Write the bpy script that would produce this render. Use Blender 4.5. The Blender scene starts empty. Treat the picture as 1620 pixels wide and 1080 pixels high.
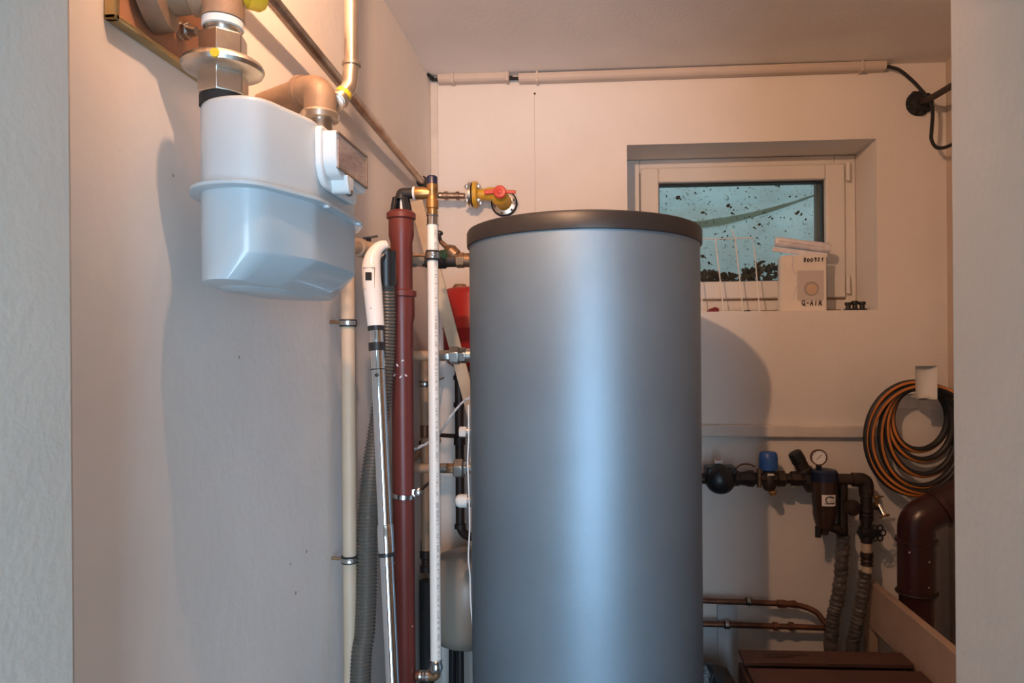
import bpy, bmesh, math, random
from mathutils import Vector, Matrix
random.seed(7)
R_ = math.radians
SC = bpy.context.scene
COL = SC.collection
# ------------------------------------------------------------------ camera, world, exposure
H = 1.55                      # eye height above the floor
F = 1100.0                    # focal length in pixels of a 1620 px wide frame
CXP, CYP = 874.0, 560.0       # principal point (lens shift)
YAW, ROLL = R_(3.43), R_(-0.45)
cam_d = bpy.data.cameras.new('camera'); cam = bpy.data.objects.new('camera', cam_d); COL.objects.link(cam)
ROT = Matrix.Rotation(YAW, 3, 'Z') @ Matrix.Rotation(math.pi/2, 3, 'X') @ Matrix.Rotation(ROLL, 3, 'Z')
cam.matrix_world = Matrix.Translation((0, 0, H)) @ ROT.to_4x4()
cam_d.sensor_width = 36.0; cam_d.lens = F/1620*36
cam_d.shift_x = -(CXP-810)/1620; cam_d.shift_y = (CYP-540)/1620
cam_d.clip_start = 0.02
SC.camera = cam
w = bpy.data.worlds.new('world'); SC.world = w; w.use_nodes = True
bgn = w.node_tree.nodes['Background']
bgn.inputs[0].default_value = (0.70, 0.86, 1.0, 1); bgn.inputs[1].default_value = 1.1
SC.view_settings.view_transform = 'Standard'; SC.view_settings.look = 'None'
SC.view_settings.exposure = 0.0; SC.view_settings.gamma = 1.0
SC.view_settings.use_curve_mapping = False
# daylight: the glazed door at the end of the hall behind the camera
hd_ = bpy.data.lights.new('hall_daylight', 'AREA'); hd_.shape = 'RECTANGLE'; hd_.size = .85; hd_.size_y = 1.9
hd_.energy = 74.0; hd_.color = (.54, .77, 1.0)
hall = bpy.data.objects.new('hall_daylight', hd_); COL.objects.link(hall)
hall.location = (.32, -1.66, H-.55); hall.rotation_euler = (R_(90), 0, 0)
LAMP_WATT, LAMP_COL = 15.5, (1.0, .57, .34)
LAMP_POS = (-.25, .66, .90)   # lamp on the wall above the doorway

# ------------------------------------------------------------------ helpers
def at(px, py, Y):
    """room point at depth Y that the photograph shows at pixel px, py"""
    d = ROT @ Vector(((px-CXP)/F, -(py-CYP)/F, -1.0))
    return Vector((0, 0, H)) + d*(Y/d.y)
def V(x, y, z): return Vector((x, y, H+z))
def smooth(pts, n=8, closed=False):
    pts = [Vector(p) for p in pts]; out = []; m = len(pts)
    rng = range(m if closed else m-1)
    for i in rng:
        if closed: p0, p1, p2, p3 = pts[i-1], pts[i], pts[(i+1) % m], pts[(i+2) % m]
        else: p0, p1, p2, p3 = pts[max(i-1, 0)], pts[i], pts[i+1], pts[min(i+2, m-1)]
        for k in range(n):
            t = k/n
            out.append(0.5*((2*p1)+(p2-p0)*t+(2*p0-5*p1+4*p2-p3)*t*t+(3*p1-p0-3*p2+p3)*t**3))
    if not closed: out.append(pts[-1])
    return out
def fillet(pts, rad, n=6):
    pts = [Vector(p) for p in pts]; out = [pts[0]]
    for i in range(1, len(pts)-1):
        a, b, c = pts[i-1], pts[i], pts[i+1]
        u = (a-b); v = (c-b); lu, lv = u.length, v.length
        u.normalize(); v.normalize()
        r = min(rad, lu*.49, lv*.49)
        p, q = b+u*r, b+v*r
        for k in range(n+1):
            t = k/n; out.append(p*(1-t)**2 + b*2*t*(1-t) + q*t*t)
    out.append(pts[-1]); return out
def fil2(pts, rads, n=5):
    out = []; m = len(pts)
    for i in range(m):
        b = Vector(pts[i]); a = Vector(pts[i-1]); c = Vector(pts[(i+1) % m]); r = rads[i]
        u = a-b; v = c-b; r = min(r, u.length*.48, v.length*.48)
        p = b+u.normalized()*r; q = b+v.normalized()*r
        for k in range(n+1):
            t = k/n; out.append(p*(1-t)**2 + b*2*t*(1-t) + q*t*t)
    return out
def frame(d):
    d = Vector(d).normalized()
    up = Vector((0, 0, 1)) if abs(d.z) < .95 else Vector((0, 1, 0))
    s = d.cross(up).normalized(); return d, s, s.cross(d).normalized()

class B:
    """collects shapes, in room coordinates, for ONE mesh"""
    def __init__(s): s.bm = bmesh.new()
    def box(s, a, b):
        a = Vector(a); b = Vector(b)
        lo = Vector([min(a[i], b[i]) for i in range(3)]); hi = Vector([max(a[i], b[i]) for i in range(3)])
        vs = [s.bm.verts.new((x, y, z)) for x in (lo.x, hi.x) for y in (lo.y, hi.y) for z in (lo.z, hi.z)]
        for f in ((0, 1, 3, 2), (4, 6, 7, 5), (0, 4, 5, 1), (2, 3, 7, 6), (0, 2, 6, 4), (1, 5, 7, 3)):
            s.bm.faces.new([vs[i] for i in f])
        return s
    def obox(s, c, ax, ay, az):
        c = Vector(c); ax, ay, az = Vector(ax), Vector(ay), Vector(az)
        vs = [s.bm.verts.new(c+ax*i+ay*j+az*k) for i in (-1, 1) for j in (-1, 1) for k in (-1, 1)]
        for f in ((0, 1, 3, 2), (4, 6, 7, 5), (0, 4, 5, 1), (2, 3, 7, 6), (0, 2, 6, 4), (1, 5, 7, 3)):
            s.bm.faces.new([vs[i] for i in f])
        return s
    def beam(s, p, q, wid, thk, side=None):
        p, q = Vector(p), Vector(q); d = (q-p)
        dn, a, b = frame(d)
        if side is not None:
            a = Vector(side); a = (a-dn*a.dot(dn)).normalized(); b = a.cross(dn)
        return s.obox((p+q)/2, d/2, a*wid/2, b*thk/2)
    def rings(s, rings, cap=True, closed=True):
        vr = [[s.bm.verts.new(p) for p in r] for r in rings]
        n = len(vr[0])
        for i in range(len(vr)-1):
            for j in range(n if closed else n-1):
                k = (j+1) % n
                s.bm.faces.new((vr[i][j], vr[i][k], vr[i+1][k], vr[i+1][j]))
        if cap and closed:
            s.bm.faces.new(list(reversed(vr[0]))); s.bm.faces.new(vr[-1])
        return s
    def lathe(s, p, d, prof, seg=24, rot=0.0, cap=True):
        """prof: (distance along d, radius)"""
        p = Vector(p); dn, a, b = frame(d)
        rr = []
        for h, r in prof:
            rr.append([p+dn*h+(a*math.cos(2*math.pi*k/seg+rot)+b*math.sin(2*math.pi*k/seg+rot))*max(r, 1e-5) for k in range(seg)])
        return s.rings(rr, cap)
    def cyl(s, p, q, r, r2=None, seg=20):
        p, q = Vector(p), Vector(q)
        return s.lathe(p, q-p, [(0, r), ((q-p).length, r if r2 is None else r2)], seg)
    def hexa(s, p, q, r):
        p, q = Vector(p), Vector(q); L = (q-p).length; e = min(.0015, L*.15)
        return s.lathe(p, q-p, [(0, r*.93), (e, r), (L-e, r), (L, r*.93)], 6, .3)
    def tube(s, pts, r, seg=12, cap=True, stripe=None, twist=None):
        pts = [Vector(p) for p in pts]; n = len(pts)
        rr = r if callable(r) else (lambda t: r)
        tang = [(pts[min(i+1, n-1)]-pts[max(i-1, 0)]).normalized() for i in range(n)]
        _, a, _b = frame(tang[0]); rings = []
        for i in range(n):
            t = tang[i]; a = (a-t*a.dot(t)).normalized(); b = t.cross(a)
            q = rr(i/(n-1)); w0 = twist(i/(n-1)) if twist else 0.
            rings.append([pts[i]+(a*math.cos(2*math.pi*k/seg+w0)+b*math.sin(2*math.pi*k/seg+w0))*q for k in range(seg)])
        f0 = len(s.bm.faces)
        s.rings(rings, cap)
        if stripe:
            s.bm.faces.ensure_lookup_table()
            for i in range((n-1)*seg):
                if (i % seg) in stripe: s.bm.faces[f0+i].material_index = 1
        return s
    def ring(s, c, d, R, r, seg=28, s2=8):
        dn, a, b = frame(d); c = Vector(c)
        rr = []
        for k in range(seg+1):
            t = 2*math.pi*k/seg; o = a*math.cos(t)+b*math.sin(t)
            rr.append([c+o*(R+r*math.cos(2*math.pi*j/s2))+dn*r*math.sin(2*math.pi*j/s2) for j in range(s2)])
        s.rings(rr, False); bmesh.ops.remove_doubles(s.bm, verts=s.bm.verts, dist=1e-6); return s
    def ball(s, c, r, sc=(1, 1, 1), seg=20):
        m = Matrix.Translation(Vector(c)) @ Matrix.Diagonal((r*sc[0], r*sc[1], r*sc[2], 1))
        bmesh.ops.create_uvsphere(s.bm, u_segments=seg, v_segments=max(8, seg//2), radius=1, matrix=m); return s
    def prism(s, poly, o, u, v, nrm, depth):
        o, u, v, nrm = Vector(o), Vector(u), Vector(v), Vector(nrm)
        return s.rings([[o+u*p[0]+v*p[1] for p in poly], [o+u*p[0]+v*p[1]+nrm*depth for p in poly]])
    def build(s, name, mats, parent=None, bevel=0, ang=38):
        bmesh.ops.recalc_face_normals(s.bm, faces=s.bm.faces)
        me = bpy.data.meshes.new(name)
        for f in s.bm.faces: f.smooth = True
        s.bm.to_mesh(me); s.bm.free()
        me.set_sharp_from_angle(angle=R_(ang))
        for m in (mats if isinstance(mats, (list, tuple)) else [mats]): me.materials.append(m)
        o = bpy.data.objects.new(name, me); COL.objects.link(o)
        if bevel:
            md = o.modifiers.new('bevel', 'BEVEL'); md.width = bevel; md.segments = 2; md.limit_method = 'ANGLE'; md.angle_limit = R_(40)
        if parent is not None:
            o.parent = parent
            o.matrix_parent_inverse = PINV.get(parent.name, Matrix.Identity(4))
        return o
PINV = {}
def thing(name, label, cat, loc, group=None):
    o = bpy.data.objects.new(name, None); COL.objects.link(o); o.location = Vector(loc)
    o.empty_display_size = .05
    o['label'] = label; o['category'] = cat
    if group: o['group'] = group
    PINV[o.name] = Matrix.Translation(-Vector(loc))
    return o
def tag(o, label, cat, group=None):
    o['label'] = label; o['category'] = cat
    if group: o['group'] = group
    return o
def struct(o): o['kind'] = 'structure'; return o
def strokes(b, o, u, v, lines, r):
    for ln in lines:
        b.tube([Vector(o)+Vector(u)*p[0]+Vector(v)*p[1] for p in ln], r, 5)

# ------------------------------------------------------------------ materials
def mat(name, c, rough=.5, metal=0., c2=None, scale=8., lo=.35, hi=.7, bump=0., bscale=40., detail=5., spec=.5, coat=0., trans=0., alpha=1.):
    m = bpy.data.materials.new(name); m.use_nodes = True
    nt = m.node_tree; N = nt.nodes; L = nt.links
    p = N['Principled BSDF']
    p.inputs['Base Color'].default_value = (*c, 1); p.inputs['Roughness'].default_value = rough
    p.inputs['Metallic'].default_value = metal; p.inputs['Specular IOR Level'].default_value = spec
    p.inputs['Coat Weight'].default_value = coat; p.inputs['Transmission Weight'].default_value = trans
    p.inputs['Alpha'].default_value = alpha
    tc = N.new('ShaderNodeTexCoord')
    if c2 is not None:
        n = N.new('ShaderNodeTexNoise'); n.inputs['Scale'].default_value = scale; n.inputs['Detail'].default_value = detail
        L.new(tc.outputs['Object'], n.inputs['Vector'])
        r = N.new('ShaderNodeMapRange'); r.inputs[1].default_value = lo; r.inputs[2].default_value = hi
        L.new(n.outputs['Fac'], r.inputs[0])
        x = N.new('ShaderNodeMix'); x.data_type = 'RGBA'
        x.inputs[6].default_value = (*c, 1); x.inputs[7].default_value = (*c2, 1)
        L.new(r.outputs[0], x.inputs[0]); L.new(x.outputs[2], p.inputs['Base Color'])
    if bump:
        n2 = N.new('ShaderNodeTexNoise'); n2.inputs['Scale'].default_value = bscale; n2.inputs['Detail'].default_value = 6
        L.new(tc.outputs['Object'], n2.inputs['Vector'])
        b = N.new('ShaderNodeBump'); b.inputs['Strength'].default_value = bump; b.inputs['Distance'].default_value = .01
        L.new(n2.outputs['Fac'], b.inputs['Height']); L.new(b.outputs[0], p.inputs['Normal'])
    return m
def add_spots(m, col, scale=60., thr=.12, rnd=.5):
    """small round specks of another colour over a material"""
    nt = m.node_tree; N = nt.nodes; L = nt.links; p = N['Principled BSDF']
    tc = N.new('ShaderNodeTexCoord'); vo = N.new('ShaderNodeTexVoronoi'); vo.inputs['Scale'].default_value = scale
    L.new(tc.outputs['Object'], vo.inputs['Vector'])
    sp = N.new('ShaderNodeSeparateColor'); L.new(vo.outputs['Color'], sp.inputs[0])
    g = N.new('ShaderNodeMath'); g.operation = 'GREATER_THAN'; g.inputs[1].default_value = rnd; L.new(sp.outputs[0], g.inputs[0])
    lt = N.new('ShaderNodeMath'); lt.operation = 'LESS_THAN'; lt.inputs[1].default_value = thr; L.new(vo.outputs['Distance'], lt.inputs[0])
    mu = N.new('ShaderNodeMath'); mu.operation = 'MULTIPLY'; L.new(g.outputs[0], mu.inputs[0]); L.new(lt.outputs[0], mu.inputs[1])
    x = N.new('ShaderNodeMix'); x.data_type = 'RGBA'; x.inputs[7].default_value = (*col, 1)
    old = p.inputs['Base Color'].links
    if old: L.new(old[0].from_socket, x.inputs[6])
    else: x.inputs[6].default_value = p.inputs['Base Color'].default_value
    L.new(mu.outputs[0], x.inputs[0]); L.new(x.outputs[2], p.inputs['Base Color'])
    return m
M = {}
M['plaster'] = add_spots(mat('plaster', (.86, .81, .77), .85, c2=(.79, .74, .70), scale=3.0, bump=.10, bscale=45, spec=.25), (.45, .38, .33), 9, .035, .6)
M['wallback'] = mat('back_wall_paint', (.85, .80, .75), .8, c2=(.78, .73, .68), scale=2.2, bump=.12, bscale=60, spec=.25)
M['ceiling'] = mat('ceiling_paint', (.90, .85, .80), .9, c2=(.84, .79, .74), scale=4, bump=.10, bscale=90, spec=.2)
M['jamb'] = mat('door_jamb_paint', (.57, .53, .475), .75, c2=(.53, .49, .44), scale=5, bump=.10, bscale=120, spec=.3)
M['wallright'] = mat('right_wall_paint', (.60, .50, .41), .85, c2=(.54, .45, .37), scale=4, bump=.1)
M['floor'] = mat('concrete_floor', (.23, .21, .19), .8, c2=(.14, .13, .12), scale=6, bump=.3)
M['pvc'] = mat('white_pvc', (.80, .76, .71), .38, c2=(.76, .72, .67), scale=3)
M['gasket'] = mat('black_gasket', (.015, .015, .017), .6)
M['trimw'] = mat('painted_timber_trim', (.74, .69, .64), .6, c2=(.66, .60, .54), scale=14, bump=.08)
M['meter'] = mat('meter_enamel', (.48, .55, .59), .28, c2=(.46, .53, .57), scale=3, spec=.5, coat=.15, bump=.015, bscale=120)
M['meterlight'] = mat('meter_plastic_white', (.74, .76, .76), .35)
M['zinc'] = mat('zinc_plated_steel', (.62, .60, .56), .30, 1., c2=(.45, .43, .40), scale=25, bump=.04, bscale=80)
M['steelpipe'] = mat('tarnished_steel_pipe', (.55, .46, .38), .32, 1., c2=(.30, .20, .14), scale=14, lo=.42, hi=.68, bump=.06, bscale=70)
M['nickel'] = mat('nickel_gas_pipe', (.62, .54, .45), .28, .85, c2=(.52, .43, .34), scale=10)
M['castiron'] = mat('primed_iron_fitting', (.31, .21, .135), .52, .25, c2=(.22, .14, .09), scale=16, bump=.15, bscale=60)
M['brass'] = mat('brass_fitting', (.50, .27, .095), .36, .8, c2=(.24, .11, .045), scale=45, lo=.45, hi=.75, bump=.06)
M['rawbrass'] = mat('dull_bronze', (.34, .20, .11), .42, .7, c2=(.20, .11, .06), scale=40, bump=.1)
M['rust'] = mat('rust_red_primer', (.40, .20, .11), .7, c2=(.30, .14, .08), scale=12, bump=.1)
M['goldedge'] = mat('passivated_edge', (.55, .42, .20), .35, .8, c2=(.38, .28, .14), scale=25)
M['yellow'] = mat('yellow_enamel', (.74, .44, .045), .4, c2=(.60, .34, .035), scale=20)
M['yellowcap'] = mat('yellow_plastic_cap', (.76, .50, .03), .35)
M['redplastic'] = mat('red_plastic', (.70, .06, .04), .4)
M['black'] = mat('black_plastic', (.018, .018, .020), .35)
M['rubber'] = mat('black_rubber', (.012, .012, .013), .7)
M['drain'] = add_spots(mat('red_brown_drain_plastic', (.145, .030, .023), .38, c2=(.115, .024, .019), scale=9, bump=.03, bscale=30), (.55, .40, .36), 26, .06, .72)
M['draindark'] = add_spots(mat('dark_soil_pipe_plastic', (.045, .013, .012), .30, c2=(.032, .010, .009), scale=9), (.70, .58, .52), 34, .11, .62)
M['white'] = mat('white_plastic', (.80, .78, .74), .32)
M['handle'] = mat('ivory_plastic', (.82, .78, .74), .25)
M['chrome'] = mat('chrome', (.82, .82, .83), .06, 1.)
M['chromesat'] = mat('satin_chrome', (.70, .70, .70), .2, 1., c2=(.55, .55, .55), scale=30)
M['hose'] = mat('grey_corrugated_plastic', (.10, .085, .070), .40)
M['beige'] = mat('beige_pipe_coating', (.60, .46, .33), .5, c2=(.54, .40, .28), scale=9)
M['beigedark'] = mat('brown_beige_pipe_coating', (.42, .27, .17), .5, c2=(.35, .22, .14), scale=9)
M['copper'] = mat('oxidised_copper', (.24, .11, .065), .45, .6, c2=(.13, .06, .04), scale=30, bump=.05)
M['darkpipe'] = mat('blackened_pipe', (.035, .022, .018), .5, .3)
M['darkred'] = mat('dark_red_plastic', (.20, .012, .012), .4)
M['redvessel'] = mat('red_enamel', (.36, .020, .015), .28, c2=(.31, .017, .013), scale=4)
M['whitevessel'] = mat('cream_vessel_enamel', (.33, .28, .23), .35, c2=(.28, .24, .20), scale=5)
M['batten'] = mat('pale_bare_timber', (.62, .50, .36), .65, c2=(.52, .40, .28), scale=12)
M['cable'] = mat('grey_cable', (.52, .50, .50), .4)
M['whitecable'] = mat('white_cable', (.80, .80, .80), .45)
M['duct'] = mat('cable_trunking', (.62, .53, .46), .55, c2=(.57, .48, .42), scale=6)
M['tanklid'] = mat('tank_lid_plastic', (.030, .027, .026), .42, bump=.05, bscale=300)
M['gauge'] = mat('gauge_dial_white', (.93, .92, .90), .4)
M['blue'] = mat('blue_plastic', (.025, .10, .36), .38)
M['bluedark'] = mat('dark_blue_plastic', (.012, .018, .05), .35)
M['filter'] = mat('smoked_brown_bowl', (.055, .030, .022), .18, c2=(.045, .025, .018), scale=8)
M['darkbronze'] = mat('dark_bronze', (.055, .038, .030), .42, .4, c2=(.035, .024, .02), scale=30, bump=.1)
M['label'] = mat('paper_label', (.78, .74, .70), .6)
M['ink'] = mat('black_ink', (.012, .012, .012), .6)
M['foil'] = mat('wrinkled_clear_wrap', (.115, .10, .092), .18, c2=(.07, .06, .056), scale=20, bump=1.0, bscale=38)
M['orange'] = mat('orange_hose_stripe', (.62, .22, .05), .45)
M['hosegreen'] = mat('black_hose_rubber', (.020, .018, .017), .5)
M['plank'] = mat('sawn_timber', (.50, .36, .27), .7, c2=(.42, .29, .21), scale=9, bump=.1)
M['crate'] = mat('brown_stained_crate_wood', (.095, .042, .030), .6, c2=(.065, .030, .022), scale=10, bump=.12, bscale=30)
M['paper'] = mat('cream_paper_bag', (.88, .82, .75), .45, c2=(.84, .77, .70), scale=20, bump=.12, bscale=25, coat=.6)
M['greycard'] = mat('grey_card', (.60, .54, .51), .6)
M['ringgrey'] = mat('grey_rubber_ring', (.42, .36, .33), .6)
M['holebeige'] = mat('beige_valve_disc', (.62, .46, .32), .6)
M['film'] = mat('milky_plastic_film', (.88, .86, .92), .22, c2=(.74, .72, .80), scale=30, bump=.5, bscale=50)
M['wire'] = mat('white_coated_wire', (.82, .80, .77), .4)
M['board'] = mat('white_board', (.62, .64, .66), .6, c2=(.55, .57, .60), scale=8)
M['sack'] = mat('dark_plastic_sack', (.045, .045, .05), .3, c2=(.09, .09, .10), scale=14, bump=.9, bscale=18)
M['leaf'] = mat('rotting_leaves', (.05, .034, .024), .8, c2=(.16, .105, .07), scale=30)
M['socket'] = mat('porcelain_socket', (.75, .73, .70), .3)
M['green'] = mat('green_valve_tag', (.05, .10, .04), .5)

# tank jacket: matt silver grey foil skin with a few scuffs
M['jacket'] = add_spots(mat('silver_grey_jacket', (.245, .33, .40), .50, .6, c2=(.225, .30, .365), scale=5, bump=.05, bscale=400, spec=.5), (.55, .55, .55), 7, .018, .72)
# white pipe with a faint running print
def printed_pipe():
    m = mat('white_pipe_printed', (.80, .76, .70), .35)
    nt = m.node_tree; N = nt.nodes; L = nt.links; p = N['Principled BSDF']
    tc = N.new('ShaderNodeTexCoord'); mp = N.new('ShaderNodeMapping'); mp.inputs['Scale'].default_value = (60, 60, 260)
    L.new(tc.outputs['Object'], mp.inputs[0])
    n = N.new('ShaderNodeTexNoise'); n.inputs['Scale'].default_value = 1.; n.inputs['Detail'].default_value = 3.
    L.new(mp.outputs[0], n.inputs['Vector'])
    g = N.new('ShaderNodeMath'); g.operation = 'GREATER_THAN'; g.inputs[1].default_value = .50; L.new(n.outputs['Fac'], g.inputs[0])
    ge = N.new('ShaderNodeNewGeometry'); dt = N.new('ShaderNodeVectorMath'); dt.operation = 'DOT_PRODUCT'
    dt.inputs[1].default_value = (.72, -.69, 0); L.new(ge.outputs['Normal'], dt.inputs[0])
    st = N.new('ShaderNodeMath'); st.operation = 'GREATER_THAN'; st.inputs[1].default_value = .965; L.new(dt.outputs['Value'], st.inputs[0])
    mu = N.new('ShaderNodeMath'); mu.operation = 'MULTIPLY'; L.new(g.outputs[0], mu.inputs[0]); L.new(st.outputs[0], mu.inputs[1])
    x = N.new('ShaderNodeMix'); x.data_type = 'RGBA'
    x.inputs[6].default_value = (.80, .76, .70, 1); x.inputs[7].default_value = (.52, .48, .44, 1)
    L.new(mu.outputs[0], x.inputs[0]); L.new(x.outputs[2], p.inputs['Base Color'])
    return m
M['print'] = printed_pipe()
# meter display: pinkish label behind the clear window with rows of tiny print
def display_mat():
    m = mat('meter_display', (.45, .32, .27), .12, coat=.4)
    nt = m.node_tree; N = nt.nodes; L = nt.links; p = N['Principled BSDF']
    tc = N.new('ShaderNodeTexCoord'); mp = N.new('ShaderNodeMapping'); mp.inputs['Scale'].default_value = (40, 45, 330)
    L.new(tc.outputs['Object'], mp.inputs[0])
    n = N.new('ShaderNodeTexNoise'); n.inputs['Scale'].default_value = 1.; n.inputs['Detail'].default_value = 2.
    L.new(mp.outputs[0], n.inputs['Vector'])
    r = N.new('ShaderNodeMapRange'); r.inputs[1].default_value = .45; r.inputs[2].default_value = .65; L.new(n.outputs['Fac'], r.inputs[0])
    x = N.new('ShaderNodeMix'); x.data_type = 'RGBA'
    x.inputs[6].default_value = (.42, .30, .26, 1); x.inputs[7].default_value = (.30, .19, .155, 1)
    L.new(r.outputs[0], x.inputs[0]); L.new(x.outputs[2], p.inputs['Base Color'])
    return m
M['display'] = display_mat()
# dirty translucent sheet over the light well outside
def well_mat():
    m = bpy.data.materials.new('dirty_translucent_sheet'); m.use_nodes = True
    nt = m.node_tree; N = nt.nodes; L = nt.links; N.clear()
    out = N.new('ShaderNodeOutputMaterial'); tc = N.new('ShaderNodeTexCoord')
    n1 = N.new('ShaderNodeTexNoise'); n1.inputs['Scale'].default_value = 75; n1.inputs['Detail'].default_value = 6; L.new(tc.outputs['Object'], n1.inputs['Vector'])
    n2 = N.new('ShaderNodeTexNoise'); n2.inputs['Scale'].default_value = 6; n2.inputs['Detail'].default_value = 4; L.new(tc.outputs['Object'], n2.inputs['Vector'])
    r1 = N.new('ShaderNodeMapRange'); r1.inputs[1].default_value = .59; r1.inputs[2].default_value = .68; L.new(n1.outputs['Fac'], r1.inputs[0])
    r2 = N.new('ShaderNodeMapRange'); r2.inputs[1].default_value = .35; r2.inputs[2].default_value = .7; L.new(n2.outputs['Fac'], r2.inputs[0])
    a = N.new('ShaderNodeMix'); a.data_type = 'RGBA'; a.inputs[6].default_value = (.66, .74, .68, 1); a.inputs[7].default_value = (.54, .54, .46, 1); L.new(r2.outputs[0], a.inputs[0])
    c = N.new('ShaderNodeMix'); c.data_type = 'RGBA'; c.inputs[7].default_value = (.30, .31, .25, 1); L.new(a.outputs[2], c.inputs[6]); L.new(r1.outputs[0], c.inputs[0])
    t = N.new('ShaderNodeBsdfTranslucent'); d = N.new('ShaderNodeBsdfDiffuse')
    L.new(c.outputs[2], t.inputs[0]); L.new(c.outputs[2], d.inputs[0])
    mx = N.new('ShaderNodeMixShader'); mx.inputs[0].default_value = .35; L.new(t.outputs[0], mx.inputs[1]); L.new(d.outputs[0], mx.inputs[2])
    L.new(mx.outputs[0], out.inputs[0]); return m
M['well'] = well_mat()
def glass_mat():
    m = bpy.data.materials.new('window_glass'); m.use_nodes = True
    nt = m.node_tree; N = nt.nodes; L = nt.links; N.clear()
    out = N.new('ShaderNodeOutputMaterial'); t = N.new('ShaderNodeBsdfTransparent'); g = N.new('ShaderNodeBsdfGlossy')
    t.inputs[0].default_value = (.86, .93, .94, 1); g.inputs['Roughness'].default_value = .02
    mx = N.new('ShaderNodeMixShader'); mx.inputs[0].default_value = .05
    L.new(t.outputs[0], mx.inputs[1]); L.new(g.outputs[0], mx.inputs[2]); L.new(mx.outputs[0], out.inputs[0]); return m
M['glass'] = glass_mat()
def bulb_mat():
    m = bpy.data.materials.new('lit_bulb_glass'); m.use_nodes = True
    nt = m.node_tree; N = nt.nodes; N.clear(); out = N.new('ShaderNodeOutputMaterial'); e = N.new('ShaderNodeEmission')
    e.inputs[0].default_value = (1.0, .60, .35, 1); e.inputs[1].default_value = 20.0
    nt.links.new(e.outputs[0], out.inputs[0]); return m
M['bulb'] = bulb_mat()

# ------------------------------------------------------------------ room shell
YW, XL, XR, ZC = 2.45, -.575, 1.205, .985
YF0, YF1 = .44, .585          # wall with the doorway
DXL, DXR, DZ = at(119, 540, YF1).x, at(1503, 540, YF1).x, .44   # doorway
struct(B().box((-2.2, -1.6, -.1), (2.2, 2.8, 0)).build('floor', M['floor']))
struct(B().box((XL-.12, YF0, H+ZC), (XR+.12, YW+.3, H+ZC+.12)).build('ceiling', M['ceiling']))
struct(B().box((XL-.12, YF0, 0), (XL, YW+.3, H+ZC)).build('wall_left', M['plaster']))
struct(B().box((XR, YF0, 0), (XR+.12, YW+.3, H+ZC)).build('wall_right', M['wallright']))
WX0, WX1 = at(993, 400, YW).x, at(1388, 400, YW).x
WZ0, WZ1 = at(1200, 492, YW).z, at(1200, 224, YW).z
YW2 = 2.72
b = B()
b.box((XL, YW, 0), (WX0, YW2, H+ZC)); b.box((WX1, YW, 0), (XR, YW2, H+ZC))
b.box((WX0, YW, 0), (WX1, YW2, WZ0)); b.box((WX0, YW, WZ1), (WX1, YW2, H+ZC))
struct(b.build('wall_back', M['wallback']))
b = B()
b.box((XL-.12, YF0, 0), (DXL, YF1, H+ZC)); b.box((DXR, YF0, 0), (XR+.12, YF1, H+ZC)); b.box((DXL, YF0, H+DZ), (DXR, YF1, H+ZC))
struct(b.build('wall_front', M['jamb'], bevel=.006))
# hall behind the camera, with the opening of its glazed door
b = B(); b.box((-1.75, -1.75, 0), (-1.65, YF0, H+ZC)); b.box((1.35, -1.75, 0), (1.45, YF0, H+ZC))
b.box((-1.65, -1.75, 0), (-.11, -1.68, H+ZC)); b.box((.75, -1.75, 0), (1.35, -1.68, H+ZC)); b.box((-.11, -1.75, H+.4), (.75, -1.68, H+ZC))
b.box((-1.75, YF0, 0), (XL-.12, YF1, H+ZC)); b.box((XR+.12, YF0, 0), (1.45, YF1, H+ZC))
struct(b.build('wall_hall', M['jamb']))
struct(B().box((-1.75, -1.75, H+ZC), (1.45, YF0, H+ZC+.12)).build('ceiling_hall', M['ceiling']))
# ledge along the back wall, corner strip, panel seam
p, q = at(1000, 680.5, YW-.012), at(1412, 683, YW-.012)
struct(B().beam(p, q, .040, .026, (0, 0, 1)).build('trim_1', M['trimw'], bevel=.004))
p = at(690, 300, YW)
struct(B().box((XL, YW-.006, 0), (XL+.026, YW, H+ZC)).build('trim_2', M['trimw'], bevel=.002))
p = at(846, 240, YW)
struct(B().box((p.x-.0009, YW-.0006, H+.2), (p.x+.0009, YW, at(846, 150, YW).z)).build('trim_3', M['greycard']))
struct(B().lathe(at(846, 148, YW-.0008), (0, -1, 0), [(0, .004), (.001, .0035)], 12).build('trim_4', M['darkpipe']))
p = at(1490, 300, 2.38)
struct(B().box((XR-.022, 2.18, 0), (XR, 2.36, H+ZC-.05)).build('trim_5', M['wallback'], bevel=.003))

# ------------------------------------------------------------------ window
YG = 2.66
win = bpy.data.objects.new('window_1', None); COL.objects.link(win); win['kind'] = 'structure'
win.location = ((WX0+WX1)/2, YG, WZ0); PINV['window_1'] = Matrix.Translation(-win.location)
def rect_frame(x0, x1, z0, z1, wl, wr, wb, wt, ya, yb):
    b = B(); b.box((x0, ya, z0), (x0+wl, yb, z1)); b.box((x1-wr, ya, z0), (x1, yb, z1))
    b.box((x0+wl, ya, z0), (x1-wr, yb, z0+wb)); b.box((x0+wl, ya, z1-wt), (x1-wr, yb, z1)); return b
gx0, gx1 = at(1042, 400, YG).x, at(1303, 400, YG).x
gz0, gz1 = at(1170, 446, YG).z, at(1170, 289, YG).z
sx0, sx1 = at(1014, 400, YG-.03).x, at(1338, 400, YG-.03).x
sz0, sz1 = at(1170, 472.5, YG-.03).z, at(1170, 262, YG-.03).z
rect_frame(WX0+.001, WX1-.001, WZ0+.001, WZ1-.001, .055, .075, sz0-WZ0+.012, .05, YG-.02, YG+.05).build('window_frame', M['pvc'], win, .004)
fr = rect_frame(sx0, sx1, sz0, sz1, gx0-sx0, sx1-gx1, gz0-sz0, sz1-gz1, YG-.032, YG+.035).build('sash', M['pvc'], win, .006)
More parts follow.
